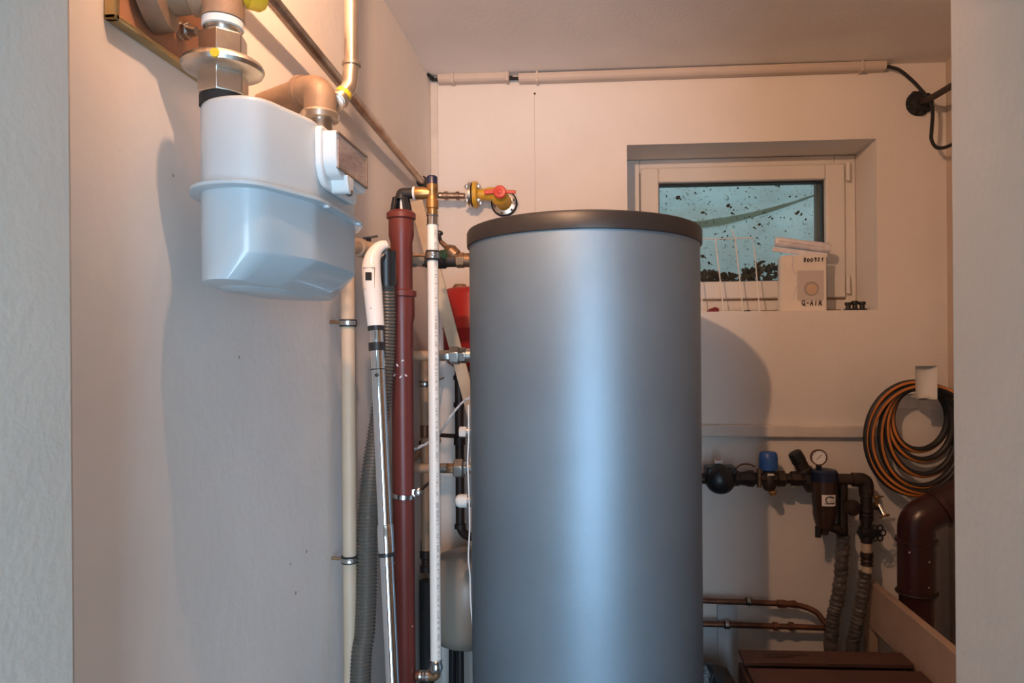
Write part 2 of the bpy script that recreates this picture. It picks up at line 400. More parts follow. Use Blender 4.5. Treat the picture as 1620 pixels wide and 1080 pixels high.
rect_frame(gx0-.001, gx1+.001, gz0-.001, gz1+.001, .005, .006, .004, .007, YG-.006, YG+.03).build('gasket', M['gasket'], win)
B().box((gx0, YG+.004, gz0), (gx1, YG+.010, gz1)).build('pane', M['glass'], win)
B().box((sx0, YG-.024, sz0-.006), (sx1, YG-.018, sz0-.001)).build('seal_groove', M['rawbrass'], win)
B().box((WX0+.01, YG-.026, WZ0+.008), (WX1-.06, YG-.0205, WZ0+.014)).build('seal_groove', M['rawbrass'], win)
for yy in (272, 450):
    p = at(1342, yy, YG-.036); b = B(); b.cyl(p-Vector((0, 0, .032)), p+Vector((0, 0, .032)), .0075); b.build('hinge', M['pvc'], win)
# light well outside: concrete trough, dirty sheet with a sagging fold, leaf litter
b = B(); b.box((-.15, YW2, -.1+H), (1.35, 3.25, H+.12)); b.box((-.22, YW2, H-.1), (-.15, 3.25, H+1.1)); b.box((1.35, YW2, H-.1), (1.42, 3.25, H+1.1))
p_, q_ = at(1290, 400, 2.775), at(1303, 400, 2.775); b.box((p_.x, 2.76, H+.12), (q_.x+.03, 2.79, H+1.1))
o = b.build('light_well', M['floor']); struct(o)
NX, NZ = 110, 70
b = B(); grid = []
for j in range(NZ+1):
    z = H+.13+j/NZ*.80; row = []
    for i in range(NX+1):
        x = -.12+i/NX*1.36
        zf = H+.527+.19*((x-.25)/.85)**2*(1 if x > .25 else .1)      # fold line sagging to the left
        d = z-zf; yb = 2.86+.07*(z-H-.13)+.012*math.sin(x*9)+.006*math.sin(z*31+x*7)
        yb -= .028*math.exp(-(d/.05)**2)
        row.append(Vector((x, yb, z)))
    grid.append(row)
b.rings(grid, False, False)
o = b.build('dirty_plastic_sheet', M['well'], ang=80); tag(o, 'dirty translucent plastic sheet hanging outside behind the window pane', 'plastic sheet')
fold = []
for i in range(70):
    x = -.10+i/69*1.30; zf = H+.527+.19*((x-.25)/.85)**2*(1 if x > .25 else .1); wd = .030*max(.12, min(1, (1.02-x)/.5))
    yb = 2.86+.07*(zf-H-.13)-.040
    fold.append([Vector((x, yb-.002, zf)), Vector((x, yb-.010, zf-.004)), Vector((x, yb-.006, zf-wd)), Vector((x, yb+.012, zf-wd*.9))])
fo = B().rings(fold, True).build('sheet_fold', M['well'], None, ang=60); fo.parent = o; fo.matrix_parent_inverse = Matrix.Identity(4)
b = B()
def bit(c, s):
    n = random.randint(5, 7); a0 = random.random()*6.3; el = random.uniform(.35, 1.0); rot = random.random()*3.1
    pts = []
    for k in range(n):
        a = a0+k/n*2*math.pi; r = s*random.uniform(.6, 1.15)
        u, v = r*math.cos(a), r*math.sin(a)*el
        pts.append((u*math.cos(rot)-v*math.sin(rot), u*math.sin(rot)+v*math.cos(rot)))
    b.prism(pts, c, (1, random.uniform(-.2, .2), 0), (0, random.uniform(-.3, .3), 1), (0, 1, 0), .0015)
for k in range(200):
    x = random.uniform(.1, 1.05); z = H+random.uniform(.2, .75)
    bit((x, 2.80+.03*random.random(), z), random.choice([.0015, .002, .0025, .003, .004, .005]))
for (px, py, s) in ((1072, 312, .015), (1152, 325, .014), (1112, 336, .014), (1158, 337, .010), (1218, 343, .012), (1262, 336, .018), (1202, 355, .011), (1193, 360, .008), (1198, 376, .007), (1148, 388, .008), (1142, 377, .013), (1112, 405, .014), (1122, 416, .012), (1200, 385, .009), (1195, 400, .009), (1195, 312, .007), (1228, 292, .012), (1282, 290, .011), (1068, 294, .008), (1180, 328, .008), (1100, 305, .007)):
    c = at(px, py, 2.80); bit(c, s*.75); bit(c+Vector((s*.8, 0, -s*.5)), s*.45)
for k in range(800):
    x = random.uniform(.1, 1.1); hh = .055+.02*math.sin(x*11)+.015*math.sin(x*29+1)+(.05 if x < .42 else 0)
    z = H+.275+random.random()**1.5*max(hh, .02)
    bit((x, 2.78+.05*random.random(), z), random.uniform(.006, .016))
b.box((.05, 2.79, H+.118), (1.15, 2.84, H+.285))
o = b.build('leaf_litter', M['leaf']); o['label'] = 'dark rotting leaf litter heaped outside behind the window glass'; o['category'] = 'leaf litter'; o['kind'] = 'stuff'

# ------------------------------------------------------------------ lamp above the doorway, out of the frame
lp = V(*LAMP_POS)
t = thing('wall_lamp', 'small warm spot lamp fixed on the wall above the doorway', 'lamp', (lp.x, YF1, lp.z))
ldir = Vector((-.04, 1, .07)).normalized()
B().lathe((lp.x, YF1, lp.z), (0, 1, 0), [(0, .045), (.010, .045), (.014, .02), (.030, .012), (.045, .012)], 24).build('base', M['socket'], t)
B().lathe(lp-ldir*.036, ldir, [(0, .014), (.010, .028), (.032, .032), (.034, .030), (.028, .020)], 24).build('reflector', M['socket'], t)
B().lathe(lp-ldir*.008, ldir, [(0, .019), (.003, .019), (.004, .016)], 20).build('lens', M['bulb'], t)
ld = bpy.data.lights.new('wall_lamp_light', 'AREA'); ld.shape = 'DISK'; ld.size = .034; ld.energy = LAMP_WATT; ld.color = LAMP_COL
lo_ = bpy.data.objects.new('wall_lamp_light', ld); COL.objects.link(lo_)
lo_.location = lp+ldir*.002; lo_.rotation_euler = ldir.to_track_quat('-Z', 'Y').to_euler()

# ------------------------------------------------------------------ hot water tank
TX, TY, TR = -.025, 1.834, .30
ZL0, ZL1 = .276, .319
t = thing('water_tank', 'tall silver grey cylindrical hot water tank with black lid', 'water tank', (TX, TY, 0))
B().lathe((TX, TY, .03), (0, 0, 1), [(0, TR*.97), (.01, TR), (H+ZL0-.03+.004, TR)], 128).build('jacket', M['jacket'], t)
B().lathe((TX, TY, H+ZL0), (0, 0, 1), [(0, TR+.003), (.001, TR+.0055), (.006, TR+.006), (.034, TR+.006), (.040, TR+.003), (.043, TR-.004), (.045, TR-.02), (.048, .1), (.048, .001)], 128).build('lid', M['tanklid'], t)
B().lathe((TX, TY, 0), (0, 0, 1), [(0, TR*.85), (.032, TR*.85)], 48).build('base_ring', M['black'], t)

# ------------------------------------------------------------------ gas meter
base = V(-.46, 1.03, .09)
t = thing('gas_meter', 'pale grey gas meter with a rim flange hung on the left wall', 'gas meter', base)
poly = fil2([(-.525, .905), (-.490, .840), (-.418, .832), (-.381, .935), (-.381, 1.095), (-.418, 1.182), (-.490, 1.176), (-.525, 1.110)], [.02, .036, .032, .010, .010, .03, .03, .02])
CM = Vector((-.452, 1.008))
def off(pl, d): return [p+(p-CM).normalized()*d for p in pl]
def lev(pl, z): return [V(p.x, p.y, z) for p in pl]
MF, MT, MB = .213, .326, .0955     # rim, top, bottom heights
B().rings([lev(poly, MF+.003), lev(poly, MT-.008), lev(off(poly, -.002), MT-.003), lev(off(poly, -.007), MT)]).build('upper_casing', M['meter'], t, ang=50)
def cut(pl, s):
    return [Vector((p.x-s*max(0, min(1, (p.x+.49)/.109)), p.y)) for p in pl]
B().rings([lev(off(cut(poly, .052), -.010), MB-.0015), lev(cut(poly, .046), MB+.001), lev(cut(poly, .003), MB+.032), lev(poly, MB+.037), lev(poly, MF-.003)]).build('lower_casing', M['meter'], t, ang=24)
B().rings([lev(off(poly, .012), MF-.0035), lev(off(poly, .016), MF-.002), lev(off(poly, .016), MF+.002), lev(off(poly, .012), MF+.0035)]).build('flange_rim', M['meter'], t)
def boss(k1, k2): return [Vector((-.475+(p.x-CM.x)*k1, 1.0+(p.y-CM.y)*k2)) for p in poly]
B().rings([lev(boss(.52, .60), MB-.005), lev(boss(.58, .65), MB-.001)]).build('base_boss', M['meter'], t, ang=60)
for (x, y) in ((-.371, .95), (-.371, 1.08)):
    B().lathe(V(x, y, MF-.0035), (0, 0, -1), [(0, .005), (.003, .0045), (.004, .003)], 10).build('rivet', M['meter'], t)
# counter housing: base plate with rounded lower corner, box, window
def yz(poly2, x0, x1):
    return [[V(x0, p[0], p[1]) for p in poly2], [V(x1, p[0], p[1]) for p in poly2]]
hp = fil2([(.934, .319), (1.078, .319), (1.078, .236), (.934, .236)], [.012, .006, .012, .045], 6)
hs = B().rings(yz(hp, -.3815, -.372)).build('counter_housing', M['meterlight'], t, .002)
hp2 = fil2([(.940, .312), (1.064, .312), (1.064, .250), (.940, .250)], [.004, .004, .010, .028], 6)
B().rings(yz(hp2, -.3725, -.353)).build('counter_box', M['meterlight'], hs, .0015)
B().box(V(-.3535, .9445, .2615), V(-.3512, 1.0585, .3075)).build('display_window', M['display'], hs)
b = B(); b.box(V(-.3535, .941, .3075), V(-.3495, 1.063, .310)); b.box(V(-.3535, .941, .2595), V(-.3495, 1.063, .2615)); b.box(V(-.3535, 1.0590, .2595), V(-.3495, 1.063, .310))
b.build('window_bezel', M['castiron'], hs)
b = B(); lp2 = fil2([(.968, .257), (.996, .257), (.992, .233), (.975, .233)], [.002, .002, .006, .006], 3); b.rings(yz(lp2, -.374, -.348)); b.build('seal_tab', M['meterlight'], hs, .001)
B().ball(V(-.352, .987, .236), .006).build('seal', M['zinc'], hs)

# inlet: union nuts, filter disc, tee, stub pipe to the wall bracket, yellow cap
IX, IY = -.481, .882
t = thing('gas_inlet_fitting', 'bronze gas tee with round metal disc and nuts above the meter', 'pipe fitting', V(IX, IY, MT))
B().lathe(V(IX, IY, MT-.002), (0, 0, 1), [(0, .029), (.014, .029), (.016, .026)], 24).build('gasket_ring', M['rubber'], t)
B().hexa(V(IX, IY, MT+.013), V(IX, IY, .369), .0315).build('lower_nut', M['zinc'], t, .001)
B().lathe(V(IX, IY, .366), (0, 0, 1), [(0, .028), (.003, .043), (.006, .0485), (.011, .0505), (.016, .0485), (.020, .043), (.023, .034)], 48).build('filter_disc', M['zinc'], t)
dm = Vector((.30, -.95, 0)).normalized()
B().lathe(V(IX, IY, .3765)+dm*.0488, dm, [(-.002, .0055), (.0025, .0055)], 12).build('paint_mark', M['yellowcap'], t)
B().hexa(V(IX, IY, .388), V(IX, IY, .419), .0300).build('upper_nut', M['zinc'], t, .001)
B().lathe(V(IX, IY, .418), (0, 0, 1), [(0, .022), (.003, .024), (.006, .021), (.009, .024), (.012, .021)], 28).build('thread', M['zinc'], t)
B().lathe(V(IX, IY, .428), (0, 0, 1), [(0, .021), (.001, .0255), (.010, .0255), (.011, .023)], 28).build('sealing_collar', M['white'], t)
B().lathe(V(IX, IY, .438), (0, 0, 1), [(0, .022), (.001, .0265), (.02, .0265), (.03, .025), (.16, .025)], 28).build('tee_body', M['castiron'], t)
sd = V(-.573, .862, .462)-V(IX, IY, .480)
B().lathe(V(IX, IY, .480), sd, [(0, .022), (.024, .024), (.026, .029), (.042, .029), (.044, .0255), (.066, .0255), (.072, .043), (sd.length, .044)], 32).build('wall_stub', M['castiron'], t)
B().lathe(V(IX+.018, IY+.006, .485), (.72, .62, .02), [(0, .017), (.010, .020), (.012, .0235), (.028, .0235), (.034, .019), (.036, .01)], 28).build('yellow_cap', M['yellowcap'], t)
# bracket plate on the wall
t = thing('wall_bracket', 'rust coloured mounting plate with brass edges behind the gas tee', 'bracket', V(-.574, .9, .395))
B().box(V(-.5748, .792, .406), V(-.570, 1.03, .64)).build('plate', M['rust'], t)
b = B(); b.box(V(-.5745, .787, .399), V(-.559, 1.035, .4065)); b.box(V(-.5745, .787, .399), V(-.559, .7945, .64)); b.build('edge_lip', M['goldedge'], t, .002)
b = B(); p = V(-.570, .932, .452); b.lathe(p, (1, -.1, -.1), [(0, .012), (.004, .012), (.005, .008), (.016, .0075), (.026, .006)], 16); b.hexa(p+Vector((.005, 0, 0)), p+Vector((.014, -.001, -.001)), .012); b.build('anchor_bolt', M['zinc'], t)
for (y, z) in ((.862, .452), (.985, .430)):
    B().lathe(V(-.5702, y, z), (1, 0, 0), [(0, .005), (.0006, .005)], 10).build('hole', M['black'], t)

# outlet: iron elbow over the meter, wall stub, press elbow and riser pipe
OX, OY = -.437, 1.095
t = thing('gas_outlet_elbow', 'brown iron elbow rising from the gas meter into the wall', 'pipe fitting', V(OX, OY, MT))
b = B(); b.cyl(V(OX, OY, MT-.004), V(OX, OY, .384), .020); b.build('outlet_thread', M['zinc'], t)
B().lathe(V(OX, OY, .378), (0, 0, 1), [(0, .024), (.001, .029), (.010, .030), (.014, .027)], 28).build('collar', M['nickel'], t)
pth = fillet([V(OX, OY, .386), V(OX, OY, .428), V(OX-.035, OY+.020, .430), V(-.577, OY+.085, .430)], .03, 8)
B().tube(pth, .0255, 24).build('elbow_body', M['castiron'], t)
B().lathe(V(OX-.030, OY+.017, .4315), (-.13, .085, 0), [(0, .0275), (.008, .029), (.012, .0275)], 24).build('elbow_bead', M['castiron'], t)
e0 = V(OX+.012, OY+.014, .405)
E1 = at(537, 158, 1.185); E2 = at(553, 135, 1.20); E3 = at(556, 103, 1.205)
B().cyl(V(OX+.005, OY+.006, .402), E1, .0105).build('nipple', M['steelpipe'], t)
for k in (.45, .65):
    c = e0.lerp(E1, k); B().lathe(c, E1-e0, [(0, .0105), (.001, .0145), (.004, .0145), (.005, .0105)], 18).build('nipple_ring', M['steelpipe'], t)
t = thing('gas_riser_pipe', 'shiny vertical gas pipe with press elbow and yellow mark above the meter', 'pipe', E1)
B().tube(smooth([E1, E1.lerp(E2, .55), E2, E2.lerp(E3, .5), E3], 6), .0135, 20).build('press_elbow', M['nickel'], t)
for c, d in ((E1, E2-E1), (E3, (0, 0, 1))):
    B().lathe(c, d, [(-.002, .0135), (-.001, .0165), (.004, .0165), (.006, .0135)], 22).build('press_bead', M['nickel'], t)
top = V(E3.x, E3.y, ZC)
B().cyl(E3, top, .0120).build('riser', M['nickel'], t)
c = E1.lerp(E2, .40); B().lathe(c, E2-E1, [(-.0045, .0130), (-.004, .01395), (.004, .01395), (.0045, .0130)], 24).build('yellow_mark', M['yellowcap'], t)

# long gas pipe along the left wall, round the corner to the valve
t = thing('long_gas_pipe', 'tarnished steel gas pipe running along left wall under the ceiling', 'pipe', V(-.53, 1.14, .55))
GZ = .553; VY = 2.385
pe = at(735, 310, VY)
A0 = at(430, 0, 1.143)
dirp = V(-.551, 2.385, GZ)-A0
pts = fillet([A0-dirp*.42, V(-.551, 2.385, GZ), Vector((pe.x, VY, pe.z))], .03, 6)
B().tube(pts, .0118, 18).build('pipe_run', M['steelpipe'], t)
c = A0+dirp*.86
B().lathe(c, dirp, [(0, .0118), (.001, .019), (.03, .019), (.031, .0118)], 20).build('black_sleeve', M['rubber'], t)
B().cyl(c+dirp.normalized()*.012, Vector((XL+.0035, c.y+.03, c.z+.012)), .003, seg=8).build('wall_hook', M['steelpipe'], t)
for px in (706, 724):
    p = at(px, 309, VY); c0 = V(-.551, 2.385, GZ); p = c0.lerp(Vector((pe.x, VY, pe.z)), (p.x-c0.x)/(pe.x-c0.x)); B().lathe(p, (1, 0, 0), [(-.006, .0118), (-.005, .0155), (.005, .0155), (.006, .0118)], 18).build('coupling', M['steelpipe'], t)

# yellow gas valve with steel flange and red lever
f0 = at(742, 308, VY)
fz = f0.z
t = thing('gas_valve', 'yellow flanged gas valve with red lever on the back wall', 'valve', at(795, 322, YW))
B().lathe(Vector((f0.x, VY, fz)), (1, 0, 0), [(0, .012), (.0005, .042), (.001, .0435), (.011, .0435), (.012, .042)], 40).build('steel_flange', M['zinc'], t)
B().lathe(Vector((f0.x+.013, VY, fz)), (1, 0, 0), [(0, .040), (.003, .040)], 32).build('gasket', M['rubber'], t)
B().lathe(Vector((f0.x+.016, VY, fz)), (1, 0, 0), [(0, .0435), (.001, .045), (.013, .045), (.016, .040), (.018, .020), (.05, .019), (.06, .021)], 40).build('yellow_flange', M['yellow'], t)
for k in range(4):
    a = math.pi/4+k*math.pi/2; y, z = VY+.033*math.cos(a), fz+.033*math.sin(a)
    b = B(); b.cyl((f0.x-.012, y, z), (f0.x+.045, y, z), .0038, seg=10); b.hexa((f0.x-.008, y, z), (f0.x, y, z), .0075); b.hexa((f0.x+.030, y, z), (f0.x+.040, y, z), .0075)
    b.build('bolt', M['zinc'], t)
wc = at(798, 322, YW)
cb = Vector((wc.x-.002, VY-.006, fz-.002))
b = B(); b.tube(smooth([Vector((f0.x+.06, VY, fz)), Vector((wc.x-.028, VY, fz)), Vector((wc.x-.006, VY+.008, fz-.012)), Vector((wc.x, YW-.02, wc.z+.004)), Vector((wc.x, YW-.004, wc.z))], 6), lambda u: .022+.006*u, 20)
b.ball(Vector((wc.x-.008, VY+.006, fz-.010)), .030, (1.05, .8, .95)); b.build('valve_body', M['yellow'], t)
B().lathe(Vector((wc.x, YW, wc.z)), (0, -1, 0), [(0, .047), (.006, .047), (.007, .045)], 36).build('wall_gasket', M['rubber'], t)
B().lathe(Vector((wc.x, YW-.006, wc.z)), (0, -1, 0), [(0, .042), (.005, .042), (.006, .040)], 36).build('wall_plate', M['zinc'], t)
for k in range(6):
    a = k*math.pi/3+.3; B().ball(Vector((wc.x+.037*math.cos(a), YW-.013, wc.z+.037*math.sin(a))), .005, seg=8).build('screw', M['zinc'], t)
hc = at(790.5, 303, VY-.04)
hy = hc.y
lv = B().lathe(Vector((hc.x, hy+.012, hc.z)), (0, -1, 0), [(0, .021), (.010, .022), (.014, .019), (.015, .008), (.018, .007), (.019, .003)], 32).build('lever', M['redplastic'], t)
B().obox(Vector((hc.x-.034, hy+.007, hc.z+.002)), (.020, 0, .002), (0, .004, 0), (0, 0, .0075)).build('lever_arm', M['redplastic'], lv, .002)
B().obox(Vector((hc.x+.034, hy+.007, hc.z)), (.020, 0, -.001), (0, .004, 0), (0, 0, .0055)).build('lever_arm', M['redplastic'], lv, .002)
B().cyl(Vector((hc.x, hy+.01, hc.z)), Vector((hc.x, VY-.015, fz-.004)), .011).build('stem', M['yellow'], t)

# ------------------------------------------------------------------ left wall beige pipe and its clamps
def clamp_parts(par, c, r, nail_to, d=(0, 0, 1), h=.016):
    b = B(); b.lathe(Vector(c)-Vector(d)*h/2, d, [(0, r+.0005), (.0005, r+.0035), (h-.0005, r+.0035), (h, r+.0005)], 24); b.build('clamp_liner', M['rubber'], par)
    b = B(); b.lathe(Vector(c)-Vector(d)*h*.32, d, [(0, r+.003), (.0005, r+.0048), (h*.64-.0005, r+.0048), (h*.64, r+.003)], 24)
    s = (Vector(nail_to)-Vector(c)).normalized()
    b.lathe(Vector(c)+Vector((.3, -1, 0)).normalized()*(r+.004), (.3, -1, 0), [(0, .004), (.004, .004), (.005, .003)], 8)
    b.build('clamp_band', M['zinc'], par)
    if nail_to is not None: B().cyl(Vector(c)+s*(r+.003), nail_to, .0035, seg=8).build('wall_stud', M['rawbrass'], par)
PB = 1.49
t = thing('wall_pipe', 'beige vertical water pipe clamped to the left wall under the meter', 'pipe', at(553, 1080, PB))
xb = at(552, 700, PB).x
pelb = [Vector((xb-.0, PB, .0)), Vector((xb, PB, at(552, 392, PB).z)), at(566, 391, 1.535)]
B().tube(fillet(pelb, .02, 5), .0150, 20).build('pipe_body', M['beige'], t)
for yy in (511, 884):
    c = Vector((xb, PB, at(550, yy, PB).z)); clamp_parts(t, c, .0150, Vector((XL-.004, PB-.005, c.z+.003)))

# upper water line: ball valve, pipe behind the drain, coupling, strainer to tank
Y0 = 1.835
t = thing('upper_water_line', 'water pipe with bronze angled strainer entering the tank top', 'pipe', at(700, 412, Y0))
q0 = at(566, 391, 1.535); q1 = at(668, 411, Y0)
B().tube([q0, q1], .0145, 18).build('pipe_body', M['beige'], t)
b = B(); dq = (q1-q0).normalized(); b.lathe(q0, dq, [(-.004, .016), (-.003, .021), (.010, .021), (.012, .016), (.03, .018), (.045, .018), (.047, .015)], 24); b.build('union_ring', M['beige'], t)
c = q0+dq*.045+Vector((0, 0, .014)); b = B(); b.cyl(c, c+Vector((0, 0, .012)), .006, seg=10); b.obox(c+Vector((.006, -.004, .013)), (.015, .004, .003), (0, .004, 0), (0, 0, .002)); b.build('black_lever', M['black'], t)
B().ball(q0+dq*.04+Vector((0, 0, -.008)), .017).build('valve_ball_body', M['rawbrass'], t)
def lx(px): return at(px, 412, Y0).x
zc = at(700, 412, Y0).z
b = B(); b.lathe((lx(652), Y0, zc), (1, 0, 0), [(0, .0145), (.001, .017), (.010, .017), (.013, .015), (.018, .015), (.021, .017), (.032, .017), (.033, .014)], 24); b.build('press_coupling', M['chromesat'], t)
b = B(); b.lathe((lx(672), Y0, zc), (1, 0, 0), [(0, .014), (.002, .019), (.02, .019), (.03, .022), (.055, .022), (.06, .018), (.085, .018)], 20); b.build('valve_body', M['darkpipe'], t)
B().lathe((lx(697), Y0-.008, zc+.012), (1, -.1, 0), [(0, .010), (.003, .015), (.020, .015), (.022, .01)], 16).build('green_tag', M['green'], t)
s0 = at(731, 414, Y0); s1 = at(697, 382, Y0)
ds = (s1-s0); L_ = ds.length
B().lathe(s0, ds, [(0, .013), (L_*.25, .0145), (L_*.30, .018), (L_*.55, .019), (L_*.60, .016), (L_*.72, .010), (L_*.75, .007), (L_, .006)], 22).build('strainer_barrel', M['rawbrass'], t)
b = B(); b.hexa((lx(722), Y0, zc), (lx(735), Y0, zc), .021); b.cyl((lx(735), Y0, zc), (TX-TR+.01, Y0, zc), .019); b.build('tank_union', M['rawbrass'], t, .001)
kn = at(694, 369, Y0+.01); b = B(); b.ball(kn, .010, (1.2, .8, .8)); b.cyl(kn, s1, .005, seg=10); b.build('black_knob', M['black'], t)

# ------------------------------------------------------------------ red-brown drain pipe with tundish
DY = 1.62
k_ = DY/1100
def dz(py): return at(640, py, DY).z
dx0 = at(636, 500, DY).x
t = thing('drain_pipe', 'red-brown plastic drain pipe with socket joints left of the tank', 'pipe', (dx0, DY, 0))
zt = dz(334); zs = dz(466)
rp = 17.3*k_
prof = [(0, rp), (zs-.070, rp), (zs-.052, rp+.004), (zs-.006, rp+.004), (zs-.004, rp+.0085), (zs+.008, rp+.0085), (zs+.010, rp+.002), (zs+.012, rp),
        (zt-.075, rp), (zt-.058, rp+.004), (zt-.020, rp+.004), (zt-.018, rp+.0085), (zt-.006, rp+.0085), (zt-.003, rp+.005), (zt, rp+.002), (zt-.001, rp-.003)]
B().lathe((dx0, DY, 0), (0, 0, 1), prof, 40).build('pipe_body', M['drain'], t)
b = B(); c = Vector((dx0, DY, dz(592)))
for (a, z, l) in ((-1.9, .022, .016), (-1.4, .03, .012), (-2.2, -.002, .018), (-1.6, -.004, .014), (-1.1, 0, .010)):
    pts = [c+Vector((math.cos(a+s*.25)*(rp+.0008), math.sin(a+s*.25)*(rp+.0008), z+.0035*math.sin(s*2.6+a*9))) for s in (0, .25, .5, .75, 1)]
    b.tube(pts, lambda u: .0004+.0018*math.sin(3.1*u)**2, 6)
b.build('torn_tape', M['film'], t)
cz = dz(783)
b = B(); b.lathe((dx0, DY, cz), (.12, 0, 1), [(-.006, rp+.001), (-.005, rp+.003), (.005, rp+.003), (.006, rp+.001)], 36); b.build('clamp_band', M['chromesat'], t)
cs = at(661, 779, DY-.008)
b = B(); b.obox(cs+Vector((-.006, .004, 0)), (.010, .002, .002), (0, .004, 0), (0, 0, .009)); b.lathe(cs, (0.1, -1, 0), [(-.004, .010), (.003, .010), (.006, .006)], 16); b.build('clamp_screw', M['chromesat'], t, .001)
B().cyl(cs+Vector((0, .008, 0)), Vector((cs.x+.012, DY+.05, cs.z+.012)), .004, seg=8).build('clamp_rod', M['darkpipe'], t)
# tundish + overflow elbow
t = thing('tundish', 'black open tundish and elbow dripping into the drain pipe', 'drain funnel', (dx0, DY, zt))
zc0, zc1 = zt-.004, dz(313)
b = B()
for k in range(4):
    a = math.pi/4+k*math.pi/2+.0
    p0 = Vector((dx0+.023*math.cos(a), DY+.023*math.sin(a), zc0)); p1 = Vector((dx0+.016*math.cos(a), DY+.016*math.sin(a), zc1))
    b.beam(p0, p1, .014, .007, (-math.sin(a), math.cos(a), 0))
b.build('cage', M['black'], t, .001)
B().lathe((dx0, DY, zc0-.003), (0, 0, 1), [(0, .024), (.006, .0255), (.008, .022)], 28).build('cage_ring', M['black'], t)
ez = dz(306)
xs = at(657, 306, DY).x
B().tube(fillet([Vector((dx0, DY, zc1-.004)), Vector((dx0, DY, ez)), Vector((xs, DY, ez))], .014, 6), .0128, 22).build('elbow', M['black'], t)
B().lathe((dx0, DY, zc1-.004), (0, 0, 1), [(0, .0175), (.004, .0175), (.005, .013)], 24).build('cap', M['black'], t)
b = B(); b.cyl(Vector((dx0+.003, DY-.004, zc1-.030)), Vector((dx0+.003, DY-.004, zc1-.005)), .005, seg=10); b.build('drip_nozzle', M['white'], t)

# ------------------------------------------------------------------ white pipe, clamp, safety valve
wx = at(686, 600, DY).x
wr = 8.6*k_
t = thing('safety_valve', 'brass safety valve with black cap on top of the white pipe', 'valve', (wx, DY, dz(342)))
zb = dz(306)
B().lathe((wx, DY, dz(341)), (0, 0, 1), [(0, .011), (.002, .0125), (.014, .0125), (.016, .0145), (.034, .015), (.036, .0125), (.040, .012), (.054, .012), (.056, .0135), (.072, .0135), (.073, .011)], 28).build('valve_body', M['brass'], t)
B().lathe((xs, DY, zb), (1, 0, 0), [(0, .0145), (.018, .0150), (.022, .014), (.036, .011)], 28).build('outlet', M['brass'], t)
B().lathe((xs-.001, DY, zb), (1, 0, 0), [(-.004, .014), (-.003, .0158), (.001, .0158), (.002, .014)], 28).build('seal_ring', M['white'], t)
B().lathe((wx, DY, dz(297)), (0, 0, 1), [(0, .0125), (.004, .0138), (.008, .0128), (.022, .0132), (.026, .011), (.027, .006)], 12).build('cap', M['bluedark'], t)
t = thing('white_riser_pipe', 'white plastic pipe with small running print beside the drain pipe', 'pipe', (wx, DY, dz(1075)))
B().cyl((wx, DY, dz(1050)), (wx, DY, dz(352)), wr, seg=28).build('pipe_body', M['print'], t)
B().lathe((wx, DY, dz(357)), (0, 0, 1), [(0, wr), (.0005, wr+.0016), (.002, wr+.0016), (.003, wr+.0002), (.020, wr+.0002), (.022, wr+.002), (.0245, wr+.002), (.025, wr)], 28).build('press_sleeve', M['chromesat'], t)
c = Vector((wx, DY, dz(405)))
clamp_parts(t, c, wr, Vector((dx0+rp+.0015, DY+.004, c.z+.002)), h=.024)
B().lathe((wx, DY, dz(1062)), (0, 0, 1), [(0, .010), (.004, .0150), (.010, .0165), (.018, .0150), (.022, .0135), (.027, .0150), (.030, wr)], 26).build('lower_press_collar', M['chromesat'], t)
ze = dz(1068)
b = B(); b.tube(fillet([Vector((wx, DY, dz(1060))), Vector((wx, DY, ze)), Vector((wx-.03, DY, ze))], .008, 4), .0115, 16); b.build('lower_elbow', M['rawbrass'], t)
b = B(); b.lathe((wx-.016, DY, ze), (-1, 0, 0), [(0, .0155), (.003, .0155), (.004, .0118), (.008, .0135), (.011, .0118), (.015, .0135), (.018, .0118), (.022, .013), (.023, .01)], 24); b.build('lower_coupling', M['chromesat'], t)
B().cyl((wx-.036, DY, ze), (wx-.047, DY, ze), .0115).build('copper_stub', M['copper'], t)

# ------------------------------------------------------------------ vacuum wand and hose
t = thing('vacuum_wand', 'chrome telescopic vacuum wand with ivory curved handle', 'vacuum wand', at(621, 1080, 1.40))
W0 = at(595, 516, 1.47); W1 = at(621, 1085, 1.405)
dw = (W1-W0).normalized()
wl = W0.z/(-dw.z)
def wp(py):
    u = (py-516)/(1085-516); return W0.lerp(W1, u)
B().cyl(W0, wp(885), .0146, seg=32).build('upper_tube', M['chrome'], t)
B().lathe(wp(835), dw, [(0, .0146), (.004, .0166), (.058, .0166), (.060, .0150)], 32).build('telescopic_sleeve', M['chrome'], t)
B().lathe(wp(884), dw, [(-.004, .0150), (-.003, .0175), (.002, .0175), (.003, .0130)], 32).build('sleeve_lip', M['black'], t)
B().cyl(wp(884), W0+dw*(wl-.01), .0138, seg=32).build('lower_tube', M['chrome'], t)
B().lathe(wp(543), dw, [(0, .015), (.0005, .0178), (.017, .0178), (.018, .015)], 28).build('black_collar', M['black'], t)
B().lathe(wp(586), dw, [(0, .0146), (.0003, .0157), (.002, .0157), (.0025, .0146)], 28).build('seam_ring', M['black'], t)
B().ball(wp(596)+Vector((.001, -.0143, 0)), .0045, (1, .4, .9), 12).build('lock_button', M['black'], t)
